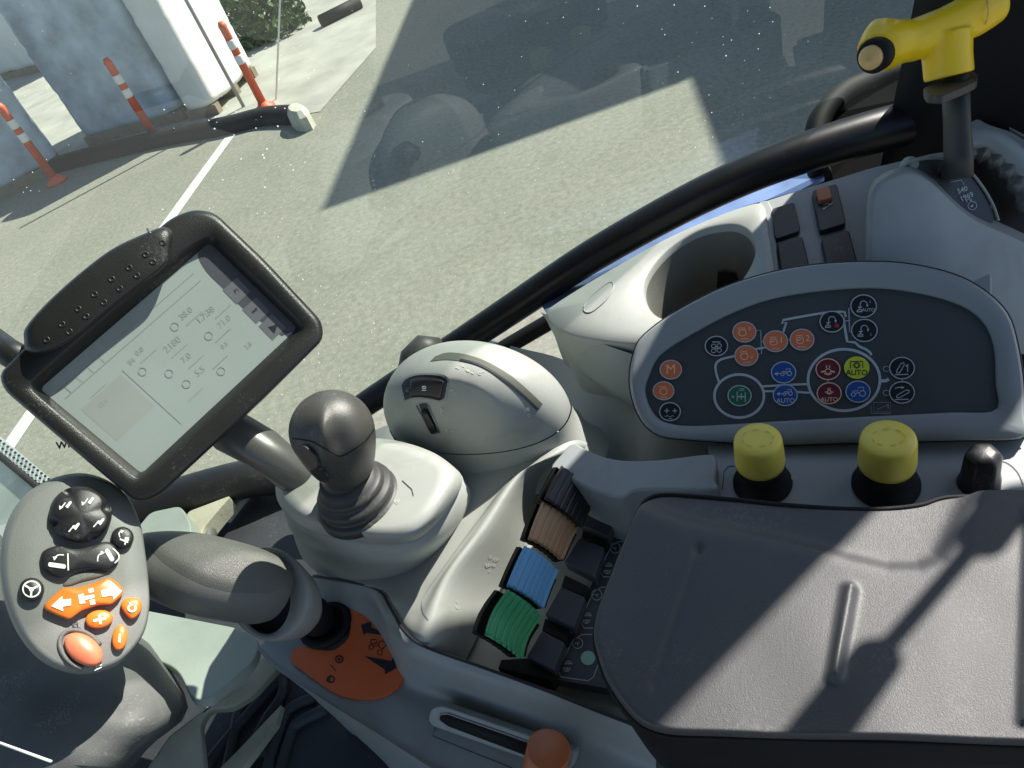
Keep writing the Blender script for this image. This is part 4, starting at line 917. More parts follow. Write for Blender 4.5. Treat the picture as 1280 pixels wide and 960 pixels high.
# lever bodies
def quadblock(name, pts, d, th, m, parent, bevel=.0012, d2=None):
    pl = Pl(P(*pts[0], d), P(*pts[1], d2 if d2 else d), P(*pts[-1], d))
    return prism(name, [pl.at(*p) for p in pts], Vector((0,0,-th)), m, parent, bevel=bevel), pl
def paddle(name, m, tl, tr, br, bl, dl, dr, body, bodyd, dish, label, nr=7):
    # thing-like lever: dark body with a ribbed coloured finger pad
    bo, _ = quadblock('lever', body, bodyd, .012, 'leverbody', ac)
    bo['label'] = label
    # dark riser joining body and pad
    ns, nt = nr*10, 16; V = []
    TL, TR, BR, BL = P(*tl, dl), P(*tr, dr), P(*br, dr), P(*bl, dl)
    nrm = (TR-TL).cross(BL-TL).normalized()
    if nrm.dot(CAM-TL) < 0: nrm = -nrm
    for i in range(ns+1):
        s = i/ns
        for j in range(nt+1):
            t = j/nt
            p = lerp(lerp(TL, TR, s), lerp(BL, BR, s), t)
            h = .0035*math.sin(math.pi*min(1, s*1.15))**.7 if s*1.15 < 1 else 0
            h += -dish*math.sin(math.pi*t) + dish*.5
            h -= .0016*max(0, 1-abs(((s*nr) % 1)-.5)*9)
            V.append(p+nrm*h)
    Fc = [[i*(nt+1)+j, i*(nt+1)+j+1, (i+1)*(nt+1)+j+1, (i+1)*(nt+1)+j] for i in range(ns) for j in range(nt)]
    obj('finger_pad', V, Fc, m, bo, solid=.003)
    # side/underside
    edge = [V[i*(nt+1)+j] for i, j in [(i, nt) for i in range(0, ns+1, 5)]+[(ns, j) for j in range(nt-1, 0, -4)]+[(i, 0) for i in range(ns, -1, -5)]+[(0, j) for j in range(1, nt, 4)]]
    c_ = sum(edge, Vector((0,0,0)))/len(edge)
    lowc = Vector((0,0,-.012))
    rg_ = [[p-nrm*(.004+dish*1.7)+(c_-p)*.01 for p in edge], [p-nrm*(.009+dish*1.7)+(p-c_)*.015 for p in edge], [lerp(p, c_, .25)+lowc for p in edge]]
    obj('pad_base', *loftVF(rg_, False, True), 'matte', bo)
    return bo
paddle('lever', 'black', (701,582), (745,621), (727,658), (680,622), 49, 53, [(741,622),(773,632),(761,672),(726,656)], 54.8, .001, 'lever with black ribbed finger pad')
paddle('lever', 'brown', (677,627), (724,657), (704,700), (660,672), 49.5, 53.5, [(724,672),(755,684),(743,722),(705,702)], 54.8, .001, 'lever with tan ribbed finger pad')
paddle('lever', 'blue', (655,682), (698,713), (680,760), (633,731), 49.5, 53, [(701,733),(731,746),(717,785),(681,768)], 54.8, .001, 'lever with blue ribbed finger pad')
paddle('lever', 'green', (632,737), (676,770), (652,822), (604,791), 49.5, 53, [(677,788),(706,803),(692,838),(658,820)], 54.8, .005, 'lever with green dished finger pad')
for pts in ([(748,612),(778,620),(772,632),(742,622)], [(729,660),(762,672),(757,684),(726,672)], [(706,718),(736,733),(731,746),(701,733)], [(681,772),(712,786),(707,803),(677,788)]):
    quadblock('lever_riser', pts, 55.6, .01, 'matte', ac)
quadblock('lever_block', [(626,824),(660,822),(693,838),(688,850),(622,836)], 55.6, .02, 'matte', ac)
# --- lower tray
ty = gridVF([[(372,718,60.5),(400,722,59),(440,729,57.8),(473,739,56.6),(489,764,54.8),(507,793,53.5),(533,811,53.3),(600,835,54.2),(680,864,54.6),(745,890,55),(820,920,55)],
             [(368,724,61),(396,730,60),(436,739,58.6),(464,752,57.6),(477,777,56),(495,808,55),(528,830,54.8),(598,852,55.2),(678,880,55.6),(743,904,56),(820,937,56)],
             [(350,760,61.5),(385,770,61.2),(425,775,61),(462,790,60.8),(488,820,60.5),(506,848,60.2),(545,862,59.5),(608,882,58.6),(684,908,58),(750,930,58),(820,960,58)],
             [(332,800,61.5),(365,816,61.5),(400,838,61.4),(440,862,61.2),(478,876,60.8),(515,888,60.2),(560,898,60),(625,922,59.5),(700,955,59),(760,975,59),(820,1000,59)],
             [(322,808,61.2),(345,832,61.2),(385,858,61.2),(428,886,61),(470,912,60.8),(505,935,60.5),(545,958,60.5),(615,990,60),(690,1025,60),(750,1050,60),(820,1080,60)],
             [(324,812,62.2),(348,838,62.2),(387,865,62.2),(430,893,62),(472,919,61.8),(507,942,61.5),(547,966,61.5),(615,1000,61),(690,1035,61),(750,1060,61),(820,1090,61)],
             [(350,820,72),(368,846,74),(400,880,76),(440,915,76),(478,950,76),(510,985,76),(550,1010,76),(615,1050,76),(690,1080,76),(750,1100,76),(820,1130,76)]], 6, 6)
obj('lower_tray', *ty, 'tray', ac)
tys = Surf(ty)
jp = spline([(392,720,59.0),(440,728,57.5),(473,738,56.2),(489,762,54.4),(507,791,53.1),(533,809,52.9),(600,833,54.0),(680,862,54.4),(745,888,54.8),(790,905,54.8)], 6, False)
V, Fc = tubeVF([P(*p) for p in jp], .0014, 8)
obj('tray_joint', V, Fc, 'ink', ac)
OP = Pl(tys.at(400,830), tys.at(490,840), tys.at(440,775))
lab = [(440,760),(452,758),(470,764),(491,777),(503,800),(511,822),(505,846),(488,866),(462,874),(427,870),(402,856),(380,840),(365,828),(364,817),(374,808),(392,811),(415,813),(432,802),(438,787),(437,768)]
so_ = .0058
lb = prism('orange_label', [OP.at(*p, so_) for p in spline(lab,4)], -OP.n*.010, 'label', ac, bevel=.0004)
so_ += .0003
decal('label_arrow', [fillVF([(464,777),(451,781),(455,795),(457,791),(490,795.5),(464,784)], OP, so_), fillVF([(455,820),(489,826),(491.5,822),(495.5,835),(481,843),(481,837)], OP, so_)], 'ink', lb)
decal('label_symbol', [strokeVF(circ(424,824,4.5,4.3,14), 1.8, OP, so_, True), fillVF(circ(424,824,2,2,8), OP, so_), strokeVF([(413,831),(420,839)], 1, OP, so_), strokeVF(circ(413.5,849,4.3,4,14), 1.8, OP, so_, True), strokeVF([(408,852),(414,845),(411,853)], 2, OP, so_)], 'ink', lb)
decal('implement_symbol', [strokeVF(roundpoly(p_, .8, 2), 1.0, OP, so_, True) for p_ in ([(463,800),(470,799),(471,804),(464,805)], [(461,807),(466,806),(467,811),(462,812)], [(473,803),(478,801),(483,806),(478,811),(474,809)], [(478,798),(484,799),(482,803)], [(472,813),(478,812),(477,819),(472,818)])]
      + [strokeVF([(467,808),(473,807)], 1, OP, so_)], 'ink', lb)
# dark socket of the handle
HPn = Pl(P(390,790,60.3), P(435,800,60.3), P(420,760,60.3))
sk_ = rev('handle_socket', P(409,783,60.6), Zv, [(0,.0),(.024,.0),(.025,.003),(.024,.006),(.018,.007),(.017,.001),(0,.001)], 'matte', ac, n=40, sx=1.15, xdir=Rv)
tube('handle_neck', [Q(372,758,73), Q(392,770,74), Q(408,784,77)], [.020,.018,.015], 'matte', ac, n=20)
# oblong slot
SL = Pl(P(548,893,59.0), P(690,945,58.2), P(600,925,59.4))
recs = roundpoly([(535,900),(538,886),(552,882),(640,912),(720,940),(714,962),(660,950),(540,908)], 6, 4)
s1 = prism('slot_surround', [SL.at(*p, .0012) for p in recs], -SL.n*.008, 'tray', ac, bevel=.0012)
prism('slot_opening', [SL.at(*p, .0016) for p in roundpoly([(549,900),(550,893),(560,893),(640,921),(672,934),(666,948),(640,938),(560,908)],3,3)], -SL.n*.003, 'matte', s1, bevel=0)
V, Fc = tubeVF([SL.at(*p, .0016) for p in [(549,900),(550,893),(560,892),(640,920),(676,933)]], .0008, 6); obj('slot_rim', V, Fc, 'frame', s1)
decal('tray_joint', [strokeVF([(545,909),(541,920),(600,944),(660,968)], 1, tys, .0006)], 'ink', ac)
cy_c = P(686,937,53)
tube('side_lever', [P(669,1000,60), cy_c, cy_c+(cy_c-P(669,1000,60)).normalized()*.0006], [.0155,.0155,.0143], 'copper', ac, n=36)
# console foot
rings = []
fo_ = [(375,862),(395,905),(418,948),(440,990),(520,1040),(640,1060),(700,1000),(600,900),(480,850)]
for d, k in ((66,0),(78,.0),(95,-8),(FD-1,-14)):
    base = [P(u, v, 66) for u, v in resample(spline([(368,845),(392,862),(440,895),(500,930),(600,960),(700,960),(620,850),(480,800),(400,800)],5), 60)]
    rings.append([Vector((p.x, p.y, CAMZ-d/100)) for p in base])
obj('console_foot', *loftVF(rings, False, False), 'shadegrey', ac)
ctop = [P(u, v, 66) for u, v in [(640,430),(740,470),(1300,540),(1300,1100),(700,1100),(600,900)]]
# --- blank inner body under the console so that no floor shows through from the side
bd = [P(u, v, 64) for u, v in [(560,560),(740,560),(1350,600),(1500,1100),(900,1150),(640,900),(500,790),(420,740),(420,640)]]
prism('inner_body', bd, Vector((0,0,-.5)), 'frame', ac, bevel=0, smooth=False)
# ============================================================ ARMREST PAD
ap = thing('armrest_pad', P(1000,780,46), 'dark textured vinyl armrest pad, half in sun and half in shade', 'armrest')
padl = [(788,648),(798,626),(808,615),(826,610),(860,611),(910,615),(970,621),(1040,626),(1100,627),(1150,622),(1180,613),(1215,611),(1300,610),(1420,612),(1480,700),(1480,860),(1420,932),(1280,926),(1150,921),(1000,918),(900,915),(850,914),(825,911),(803,903),(786,889),(768,866),(754,842),(744,812),(740,790),(744,764),(753,737),(765,705),(777,675)]
pN = resample(spline(padl, 8), 320)
pc = Vector((1110,765))
def seg_d(p, a_, b_):
    a_, b_, p = Vector(a_), Vector(b_), Vector(p); t = max(0, min(1, (p-a_).dot(b_-a_)/(b_-a_).length_squared)); return (p-(a_+(b_-a_)*t)).length, t
stepc = [(700,560),(800,628),(860,650),(930,663),(1010,680),(1060,695),(1110,706),(1150,706),(1178,695),(1192,668),(1205,640),(1225,600),(1240,540)]
def pad_h(u, v):
    h = 0
    d1, _ = seg_d((u,v), (1063,738), (1044,846)); h += .0060*math.exp(-(d1/7.5)**2)
    d1, _ = seg_d((u,v), (873,690), (816,858)); h -= .0009*math.exp(-(d1/5)**2)
    d1, _ = seg_d((u,v), (873,686), (873,688)); h -= .002*math.exp(-(d1/5)**2)
    d1, _ = seg_d((u,v), (1290,640), (1282,900)); h += .004*math.exp(-(d1/7)**2)
    # upper shelf dips towards the knobs
    best = 1e9; sgn = 1
    for a_, b_ in zip(stepc, stepc[1:]):
        dd, t = seg_d((u,v), a_, b_)
        if dd < best:
            best = dd; e_ = Vector(b_)-Vector(a_); w_ = Vector((u,v))-Vector(a_); sgn = 1 if e_.x*w_.y-e_.y*w_.x > 0 else -1
    sd = sgn*best        # + below/inside, - on the upper shelf
    s_ = 1/(1+math.exp(max(-40, min(40, (sd+4)/4.5))))
    h -= .0075*s_
    h += .0016*noise.noise(Vector((u/130, v/130, 0)))
    return h
K = 90; PV = []; rings = []
for k, (o, dz) in enumerate(((1.0,-.075),(1.0,-.03),(1.0,-.011),(.999,-.006),(.996,-.0030),(.991,-.0010),(.985,-.0002))):
    if k < 3: rings.append([P(u, v, 42)+Vector((0,0,dz)) + ((P(u,v,42)-P(pc.x,pc.y,42)).normalized()*(-.004 if k == 0 else 0)) for u, v in pN])
    else: rings.append([P(pc.x+(u-pc.x)*o, pc.y+(v-pc.y)*o, 42)+Vector((0,0,dz+pad_h(pc.x+(u-pc.x)*o, pc.y+(v-pc.y)*o))) for u, v in pN])
for k in range(1, K):
    o = .985*(1-k/K)
    rings.append([P(pc.x+(u-pc.x)*o, pc.y+(v-pc.y)*o, 42)+Vector((0,0,pad_h(pc.x+(u-pc.x)*o, pc.y+(v-pc.y)*o))) for u, v in pN])
obj('pad', *loftVF(rings[3:], False, True), 'pad', ap)
obj('pad_side', *loftVF(rings[:4], True, False), 'matte', ap)
psh = [P(u, v, 42)+Vector((0,0,-.008)) for u, v in pN]
V, Fc = tubeVF(psh+[psh[0]], .0016, 8, cap=False); obj('piping', V, Fc, 'matte', ap)
un = [P(pc.x+(u-pc.x)*.94, pc.y+(v-pc.y)*.94, 42)+Vector((0,0,-.06)) for u, v in resample(padl, 40)]
prism('pad_carrier', un, Vector((0,0,-.05)), 'matte', ap, bevel=.003)
# ============================================================ MONITOR
MP = Pl(Q(0,470,59.5), Q(180,628,60), Q(245,265,65.5))
mo = thing('monitor', MP.at(200,450), 'black terminal monitor with grey screen and ribbed grab edge', 'monitor')
ocn = [(0,470),(245,264),(404,414),(181,630)]
# outline with a slight barrel shape
mout = roundpoly([(-1,468),(32,434),(120,355),(215,272),(243,262),(268,266),(330,325),(402,402),(404,424),(330,498),(196,622),(170,627),(90,560),(6,488)], 16, 6)
mN = resample(mout, 160); mc = Vector((203,445))
scr = [(54,486),(176,588),(362,411),(260,309)]
scN = align(mN, resample(roundpoly([(50,486),(177,592),(372,410),(262,303)], 5, 3), 160))
def ms(r, s): return [(mc.x+(x-mc.x)*s, mc.y+(y-mc.y)*s) for x, y in r]
rings = [[MP.at(*p, -.035) for p in ms(mN, .90)], [MP.at(*p, -.030) for p in ms(mN, .985)], [MP.at(*p, -.010) for p in ms(mN, 1.003)], [MP.at(*p, -.003) for p in ms(mN, 1.0)], [MP.at(*p, 0) for p in ms(mN, .985)],
         [MP.at(*p, .0008) for p in ms(mN, .965)]]
rings += [[MP.at(*lerp(Vector(a_), Vector(b_), .66), .0004) for a_, b_ in zip(mN, scN)], [MP.at(*lerp(Vector(a_), Vector(b_), .72), -.0006) for a_, b_ in zip(mN, scN)], [MP.at(*p, -.0085) for p in scN], [MP.at(*p, -.010) for p in scN]]
obj('bezel', *loftVF(rings, True, False), 'bezel', mo)
SO = -.0092
sp4 = [MP.at(*p, SO) for p in [(46,485),(177,598),(380,410),(262,297)]]
scn = prism('screen', sp4, -MP.n*.003, 'screen', mo, bevel=0, smooth=False)
SO += .00006
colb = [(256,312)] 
kc_l = spline([(258,306),(247,318),(258,340),(280,362),(303,385),(330,405),(352,420)],4,False)  # curved edge of the cast shade painted over the key column
decal('shaded_key_column', [fillVF(kc_l+[(380,410),(262,297)], MP, SO)], 'keyshade', scn)
def uvm(s, t):                        # screen coordinates: s along the long edge, t down the short one
    A_, B_, C_, D_ = (Vector(p) for p in ((57,484),(262,308),(362,411),(176,588)))
    return lerp(lerp(A_, B_, s), lerp(D_, C_, s), t)
def cell(s0, s1, t0, t1): return [uvm(s0,t0), uvm(s1,t0), uvm(s1,t1), uvm(s0,t1)]
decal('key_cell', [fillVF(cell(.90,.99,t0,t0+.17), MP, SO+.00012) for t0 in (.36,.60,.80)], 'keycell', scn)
decal('key_symbol', [fillVF([uvm(.93,.86),uvm(.975,.90),uvm(.93,.94)], MP, SO+.00026), textVF('P1', *uvm(.945,.445), 5, MP, SO+.00026, rot=-41), textVF('WP', *uvm(.94,.68), 4, MP, SO+.00026, rot=-41)], 'ink', scn)
lk = []
def tx(s_, s, t, h, off=.00012): lk.append(textVF(s_, *uvm(s,t), h, MP, SO+off, rot=-41, bold=.01))
def ln(s0, t0, s1, t1, w=.9): lk.append(strokeVF([uvm(s0,t0), uvm(s1,t1)], w, MP, SO+.00012))
ln(.02,.085,.86,.085); ln(.02,.17,.86,.17); ln(.30,.30,.30,.95)
for s in (.06,.13,.20,.27): ln(s,.085,s,.17)
for (t_, s, t, h) in (('0.0',.42,.28,7),('2180',.55,.42,9),('7.0',.55,.58,8),('5.5',.55,.74,8),('38.0',.70,.30,8),('1.7:38',.76,.42,8),('71.0',.80,.57,8),('0.5',.72,.72,6),('2.8',.80,.86,6),('84',.36,.30,7),('12.4',.12,.40,6)): tx(t_, s, t, h)
for s, t in ((.36,.42),(.44,.58),(.46,.74),(.62,.32),(.70,.57),(.62,.86)): lk.append(strokeVF(circ(*uvm(s,t),5,5,14), 1, MP, SO+.0003, True))
for s, t in ((.38,.36),(.50,.50),(.52,.66),(.66,.38),(.78,.50),(.70,.65),(.60,.80),(.40,.86),(.10,.30)):
    ln(s,t,s+.10,t)
decal('screen_print', lk, 'lcdink', scn)
decal('screen_area', [fillVF(cell(.03,.28,.32,.70), MP, SO)], 'lcdtan', scn)
# ribbed grab edge
gp = spline([(32,424),(34,408),(60,378),(100,342),(140,312),(180,293),(204,285),(214,292),(213,308),(208,330),(174,358),(133,390),(97,421),(71,436),(48,442),(34,436)], 6)
gN = resample(gp, 120); gc = Vector((125,358))
def gs(s): return [(gc.x+(x-gc.x)*s, gc.y+(y-gc.y)*s) for x, y in gN]
rings = [[MP.at(*p, -.028) for p in gs(1.0)], [MP.at(*p, .002) for p in gs(1.02)], [MP.at(*p, .009) for p in gs(1.0)], [MP.at(*p, .0125) for p in gs(.95)], [MP.at(*p, .0135) for p in gs(.85)], [MP.at(*p, .0138) for p in gs(.4)]]
gvf = loftVF(rings, True, True); ge = obj('grab_edge', *gvf, 'bezel', mo); gsf = Surf(gvf)
dv, dr_ = [], []
for x, y in ((500,132),(448,168),(470,190),(397,208),(421,232),(343,243),(368,272),(290,290),(319,315),(240,335),(265,358),(190,382),(213,405),(143,430)):
    u, v = x/2.46, 250+y/2.46; c_ = gsf.at(u, v)
    V, Fc = revVF(c_, MP.n, [(.0,-.0006),(.0012,.0),(.0020,.0007),(.0026,.0004),(.0028,-.0006)], 16, cap=False); dv.append((V, Fc))
V, Fc = merge(*dv); o = obj('dimples', V, Fc, 'black', ge)
nt_ = []
for x, y in ((460,100),(410,135),(358,175),(305,213),(250,260),(203,300),(152,345),(108,395)):
    u, v = x/2.46, 250+y/2.46
    nt_.append(tubeVF([MP.at(u-2.5, v-4.5, .004), MP.at(u-1, v-1, .0088), MP.at(u+2, v+2, .0115)], .0011, 8))
V, Fc = merge(*nt_); obj('edge_ribs', V, Fc, 'steel', ge)
# bracket
tube('bracket', [MP.at(250,500,-.05), MP.at(290,540,-.05), Q(330,562,66), Q(372,596,68), Q(400,625,70)], [.020,.020,.0185,.018,.018], 'steel', mo, n=28)
tube('bracket', [MP.at(36,455,-.03), MP.at(10,440,-.05), MP.at(-30,410,-.08)], .012, 'black', mo, n=16)
# ============================================================ CONTROL HANDLE
HP = Pl(Q(15,700,56.5), Q(180,705,59.5), Q(105,598,61.0))
ch = thing('control_handle', P(400,780,60), 'grey multifunction control handle with black and orange buttons', 'control handle')
hd = [(20,632),(45,608),(78,594),(110,592),(140,604),(160,624),(174,655),(180,690),(184,725),(185,760),(178,792),(160,818),(138,835),(105,843),(74,838),(46,822),(22,792),(6,752),(0,712),(4,668)]
hN = resample(spline(hd, 6), 120); hcn = Vector((97,715))
def hsc(s, mv=(0,0)): return [(hcn.x+(x-hcn.x)*s+mv[0], hcn.y+(y-hcn.y)*s+mv[1]) for x, y in hN]
rings = [[HP.at(*p, -.045) for p in hsc(.80,(12,2))], [HP.at(*p, -.030) for p in hsc(.965,(2,1))], [HP.at(*p, -.016) for p in hsc(1.0)], [HP.at(*p, -.006) for p in hsc(.995,(2,0))], [HP.at(*p, -.0015) for p in hsc(.965,(4,0))], [HP.at(*p, 0) for p in hsc(.93,(5,-1))], [HP.at(*p, .0008) for p in hsc(.6,(4,0))], [HP.at(*p, .001) for p in hsc(.2,(4,0))]]
obj('button_head', *loftVF(rings, True, True), 'handle', ch)
def cb(pts): return [(x/3.43, 580+y/3.43) for x, y in pts]
def button(name, pts, m, h=.006, shrink=.90, label=None, sm=True, n=60, dome=.001):
    N_ = resample(spline(pts, 5) if sm else roundpoly(pts, 3.5, 4), n); c_ = Vector((sum(p[0] for p in N_)/n, sum(p[1] for p in N_)/n))
    f = lambda s: [(c_.x+(x-c_.x)*s, c_.y+(y-c_.y)*s) for x, y in N_]
    rg_ = [[HP.at(*p, -.002) for p in f(1)], [HP.at(*p, h*.55) for p in f(.995)], [HP.at(*p, h*.88) for p in f((1+shrink)/2+.02)], [HP.at(*p, h) for p in f(shrink)], [HP.at(*p, h+dome) for p in f(.4)]]
    vf = loftVF(rg_, True, True); o = obj(name, *vf, m, ch, label=label); return o, Surf(vf)
# rosette
ros = []
for k in range(120):
    a = 2*math.pi*k/120; ros.append((100.5+39.5*math.cos(a), 643+35.5*math.sin(a)))
rs = []
def rosr(a):
    r = 1
    for c_, w_ in ((-2.05,.30),(-.25,.30),(1.1,.34),(2.75,.34)):
        d = (a-c_+math.pi) % (2*math.pi)-math.pi; r -= .22*math.exp(-(d/w_)**2)
    return r
base = [HP.at(*p, -.002) for p in ros]; up = [HP.at(100.5+(x-100.5)*.99, 643+(y-643)*.99, .006) for x, y in ros]
r3 = []; r4 = []; r5 = []
for k in range(120):
    a = 2*math.pi*k/120; q = rosr(a)
    r3.append(HP.at(100.5+38*math.cos(a), 643+34*math.sin(a), .0085 if q > .9 else .0085-.010*(.9-q)/.3))
    r4.append(HP.at(100.5+35.5*q*math.cos(a), 643+32*q*math.sin(a), .0115)); r5.append(HP.at(100.5+33*q*math.cos(a), 643+29.5*q*math.sin(a), .0125))
rvf = loftVF([base, up, r3, r4, r5], True, True); ro = obj('rosette_button', *rvf, 'black', ch, label='large black rosette button with four white arrows'); rsf = Surf(rvf)
vf = []
for x, y, fl in ((83,632,0),(111,627,0),(93,659,1),(124,653,1)):
    a_ = -52
    vf.append(fillVF(xf([(-2,-2),(6,-1.6),(8,0),(6,1.6),(-2,2)], x+1.5, y+1, 1, a_), rsf, .0006))
    if fl: vf += [fillVF(xf([(4.5,-5.2),(9,-5.2),(8.0,-1)], x-6.5, y+5, 1.05, -10), rsf, .0006), strokeVF([(x-7,y+6),(x,y-2)], 1.5, rsf, .0006)]
    else: vf += [fillVF(xf([(-8,1),(-7.6,-4),(-3.5,-1)], x, y+3, 1.1, -10), rsf, .0006), strokeVF([(x-6,y+3),(x-1,y-3.5)], 1.5, rsf, .0006)]
decal('symbol', vf, 'white', ro)
b_, s_ = button('round_button', circ(153,672,14.3,13.6,12), 'black', .006, .82, 'small black round button beside the rosette')
decal('symbol', [strokeVF(spline([(152,664),(149,667),(150,672)],4,False), 1.3, s_, .0005), fillVF([(151,662.5),(155,664),(152,667)], s_, .0005), strokeVF([(150,674),(160,678)], 2, s_, .0005), strokeVF([(158,673),(156,681)], 1.6, s_, .0005), fillVF([(156,672),(161,672),(161,676),(156,676)], s_, .0005)], 'white', b_)
b_, s_ = button('rocker_button', cb([(172,400),(192,368),(250,350),(320,362),(385,352),(450,333),(492,346),(514,385),(508,418),(482,446),(440,450),(370,446),(310,458),(282,482),(255,487),(215,474),(180,445)]), 'black', .0065, .88, 'black rocker button with two white tilt symbols')
def capsule(x, y, L_, w_, rot): return xf(roundpoly([(-L_/2,-w_/2),(L_/2,-w_/2),(L_/2,w_/2),(-L_/2,w_/2)], w_/2, 4), x, y, 1, rot)
vf = [fillVF(capsule(71.5,707,22,5.5,8), s_, .0005), strokeVF([(85,692),(85.5,713)], 1.6, s_, .0005), strokeVF(spline([(68,698),(73,694),(80,694)],4,False), 1.4, s_, .0005), fillVF([(66,696),(72,696),(68,701)], s_, .0005),
      fillVF(capsule(137,694,17,5.5,60), s_, .0005), strokeVF(spline([(141,686),(147,692),(148,698),(143,704)],4,False), 1.4, s_, .0005), strokeVF(spline([(122,702),(123,695),(128,691)],4,False), 1.4, s_, .0005), fillVF([(126,688.5),(131,691),(126,694)], s_, .0005)]
decal('symbol', vf, 'white', b_)
button('lens_button', cb([(268,522),(290,490),(330,466),(390,454),(445,456),(468,468),(420,488),(350,506),(300,522)]), 'grip', .002, .8)
b_, s_ = button('round_button', circ(39.5,737,16,15,12), 'black', .007, .84, 'black round button with white steering wheel')
decal('symbol', [strokeVF(circ(39.5,736.5,10.5,9.6,24), 1.9, s_, .0005, True), fillVF(circ(39.5,737,3,2.8,10), s_, .0005), strokeVF([(39.5,737),(32,732)], 2.4, s_, .0005), strokeVF([(39.5,737),(47,733)], 2.4, s_, .0005), strokeVF([(39.5,737),(39,746)], 2.4, s_, .0005)], 'white', b_)
b_, s_ = button('orange_rocker', cb([(186,606),(226,566),(268,530),(330,531),(400,512),(468,484),(500,505),(530,536),(526,562),(484,602),(420,606),(350,630),(296,669),(240,648),(190,624)]), 'orange', .0075, .90, 'long orange rocker with white arrows at both ends', sm=False, n=90)
vf = [fillVF(cb([(220,610),(268,566),(268,583),(305,578),(305,606),(270,612),(272,632)]), s_, .0005), fillVF(cb([(522,545),(478,514),(480,531),(434,543),(438,570),(486,564),(487,582)]), s_, .0005),
      fillVF(cb([(336,562),(358,556),(366,596),(342,600)]), s_, .0005), fillVF(cb([(378,538),(400,532),(404,548),(382,554)]), s_, .0005), fillVF(cb([(384,584),(406,580),(410,600),(388,604)]), s_, .0005), fillVF(cb([(362,568),(404,560),(405,574),(364,584)]), s_, .0005)]
decal('symbol', vf, 'white', b_)
b_, s_ = button('orange_button', circ(124,774,17.5,11.5,12,rot=-8), 'orange', .006, .84, 'oval orange button with plus sign')
decal('symbol', [strokeVF([(117,776),(132,773)], 3, s_, .0005), strokeVF([(124,769),(126,780)], 3, s_, .0005)], 'white', b_)
b_, s_ = button('orange_button', circ(149.8,797,9.5,16.5,12,rot=8), 'orange', .005, .84, 'upright oval orange button with minus sign')
decal('symbol', [strokeVF([(150,792.5),(149.4,803)], 2.6, s_, .0005)], 'white', b_)
b_, s_ = button('orange_button', [(151,757),(156,749),(166,747),(175,750),(177.5,760),(173,769),(165,774),(157,768)], 'orange', .006, .84, 'small orange button with curved arrow')
decal('symbol', [strokeVF(circ(165,760,4.4,4.2,14,-40,240), 2.2, s_, .0005), fillVF([(162,753),(167,756),(162,759)], s_, .0005)], 'white', b_)
b_, s_ = button('salmon_button', circ(104.5,812,27,17.5,16,rot=36), 'salmon', .006, .80, 'salmon red oval button at the bottom of the head', dome=.003)
tube('button_seat', [HP.at(*p, .0008) for p in circ(102,812,30,21,30,60,300,36)], .0018, 'grip', ch, n=8)
decal('head_marking', [strokeVF([(90,780),(97,778),(97,784),(101,786)], 1.3, HP, .0018), fillVF([(90,782),(96,784),(91,787)], HP, .0018), fillVF([(99,788),(104,786),(102,790)], HP, .0018)], 'ink', ch)
decal('head_print', [strokeVF([(118,838),(127,834)], 1.1, HP, .0012), strokeVF([(121,836),(120,833),(127,831)], 1.1, HP, .0012)], 'white', ch)
# grip arm
gpath = [(160,706,66,36),(182,709,65.6,44),(208,714,65,52),(240,722,64.3,58),(272,730,64.2,59),(300,736,64.6,57),(320,741,65.2,54),(334,745,65.7,50),(344,749,66.2,42)]
gs_ = spline([(u,v-6,t,r*.81) for u,v,t,r in gpath], 6, False)
pts = [Q(u,v,t) for u,v,t,r in gs_]; rad = [r*t/100/FPX for u,v,t,r in gs_]
gV, gF = tubeVF(pts, rad, 72, updir=-Fv)
gsurf = Surf((gV, gF))
seam = [(176,672),(190,690),(206,705),(228,719),(255,732),(285,740),(310,742),(335,741),(356,734)]
def seamv(u):
    for a_, b_ in zip(seam, seam[1:]):
        if a_[0] <= u <= b_[0]: return lerp(a_[1], b_[1], (u-a_[0])/(b_[0]-a_[0]))
    return 600 if u < 176 else 734
ga = obj('grip_arm', gV, gF, 'armgrey', ch)
rg_ = []; NP = 40
for i, c_ in enumerate(pts):
    ring = gV[i*72:(i+1)*72]; pr = [px(q) for q in ring]
    front = [k for k in range(72) if ((ring[k]-c_).normalized()).dot((CAM-c_).normalized()) > 0]
    sv_ = seamv(pr[min(front, key=lambda k: abs((ring[k]-c_).normalized().dot(Fv)+1))][0])
    # fractional index on the camera side where the ring crosses the seam
    best = None
    for k in range(72):
        k2 = (k+1) % 72
        if k in front or k2 in front:
            a_, b_ = pr[k][1]-seamv(pr[k][0]), pr[k2][1]-seamv(pr[k2][0])
            if a_*b_ <= 0: best = (k+(a_/(a_-b_) if a_ != b_ else 0), -1 if a_ < b_ else 1)
    if best is None: continue
    k0, dr0 = best; row = []
    for j in range(NP+1):
        f_ = (k0+dr0*36*j/NP) % 72; k = int(f_); q = lerp(ring[k], ring[(k+1) % 72], f_-k)
        row.append(c_+(q-c_)*(1+.045*min(1, j/3))+Vector((0,0,.0002)))
    rg_.append(row)
V = [p for r in rg_ for p in r]; w_ = NP+1
obj('palm_pad', V, [[i*w_+j, i*w_+j+1, (i+1)*w_+j+1, (i+1)*w_+j] for i in range(len(rg_)-1) for j in range(NP)], 'grip', ch)
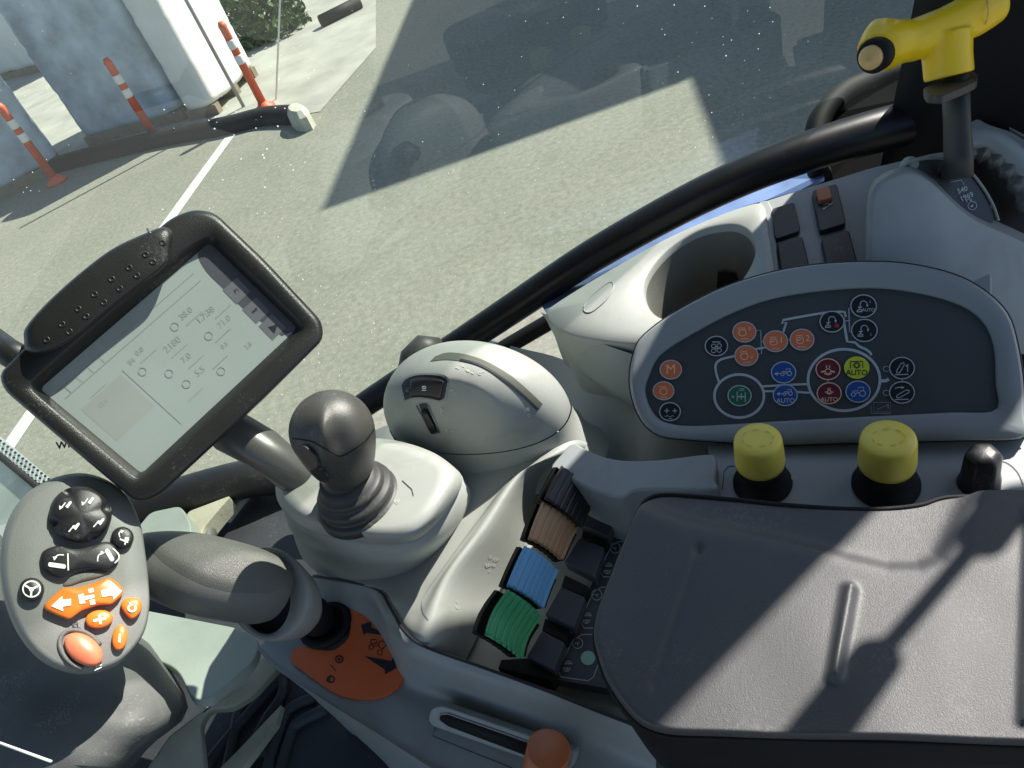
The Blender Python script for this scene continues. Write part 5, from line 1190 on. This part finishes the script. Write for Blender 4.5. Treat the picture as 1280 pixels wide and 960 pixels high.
# collar
cax = (Q(400,768,74)-Q(320,735,65)).normalized()
CP = Pl(Q(300,740,69), Q(392,745,65), Q(345,690,67.5))
def ell(cx, cy, rx, ry, rot=0): return resample(circ(cx, cy, rx, ry, 90, rot=rot), 90)
rings = [[CP.at(*p)+cax*.034 for p in ell(352,750,26,30)], [CP.at(*p)+cax*.022 for p in ell(344,747,42,48)], [CP.at(*p)+cax*.008 for p in ell(338,744,49,57,-8)],
         [CP.at(*p) for p in ell(337,743,50,59,-8)], [CP.at(*p)-cax*.003 for p in ell(335,743,48,57,-8)], [CP.at(*p)-cax*.001 for p in ell(334,742,36,53,-8)], [CP.at(*p)+cax*.002 for p in ell(328,741,33,51,-8)]]
obj('collar', *loftVF(rings, True, False), 'sleeve', ch)
rings = [[CP.at(*p)+cax*.0015 for p in ell(326.5,741,34,51.5,-8)], [CP.at(*p)+cax*.008 for p in ell(330,741,32,48,-8)], [CP.at(*p)+cax*.014 for p in ell(332,742,26,40,-8)]]
obj('collar_lining', *loftVF(rings, False, True), 'matte', ch)
# ============================================================ LIGHT, SKY, CAMERA
w = bpy.data.worlds.new('World'); bpy.context.scene.world = w; w.use_nodes = True
N, L = w.node_tree.nodes, w.node_tree.links; bg = N['Background']
sky = N.new('ShaderNodeTexSky'); sky.sky_type = 'NISHITA'; sky.sun_disc = False
sv = (sdir*math.cos(SA)+Vector((0,0,math.sin(SA)))).normalized()
sky.sun_elevation = SA; sky.sun_rotation = math.atan2(sv.x, sv.y)
L.new(sky.outputs[0], bg.inputs['Color']); bg.inputs['Strength'].default_value = .082; sky.ozone_density = 2.2
sl = bpy.data.lights.new('Sun', 'SUN'); sl.energy = 5.0; sl.angle = math.radians(.5); sl.color = (1,.955,.87)
so2 = bpy.data.objects.new('Sun', sl); C.objects.link(so2); so2.rotation_euler = sv.to_track_quat('Z', 'Y').to_euler(); so2.location = (3,2,6)
cd = bpy.data.cameras.new('Camera'); cam = bpy.data.objects.new('Camera', cd); C.objects.link(cam)
cam.location = CAM; Mx = Matrix((Rv, Uv, -Fv)).transposed(); cam.rotation_euler = Mx.to_euler()
cd.sensor_width = 36; cd.lens = FPX/1280*36; cd.clip_start = .01; cd.clip_end = 1000
bpy.context.scene.camera = cam
vs = bpy.context.scene.view_settings; vs.view_transform = 'Standard'; vs.look = 'None'; vs.gamma = 1; vs.exposure = .95
bpy.context.scene.cycles.max_bounces = 8; bpy.context.scene.cycles.transparent_max_bounces = 12
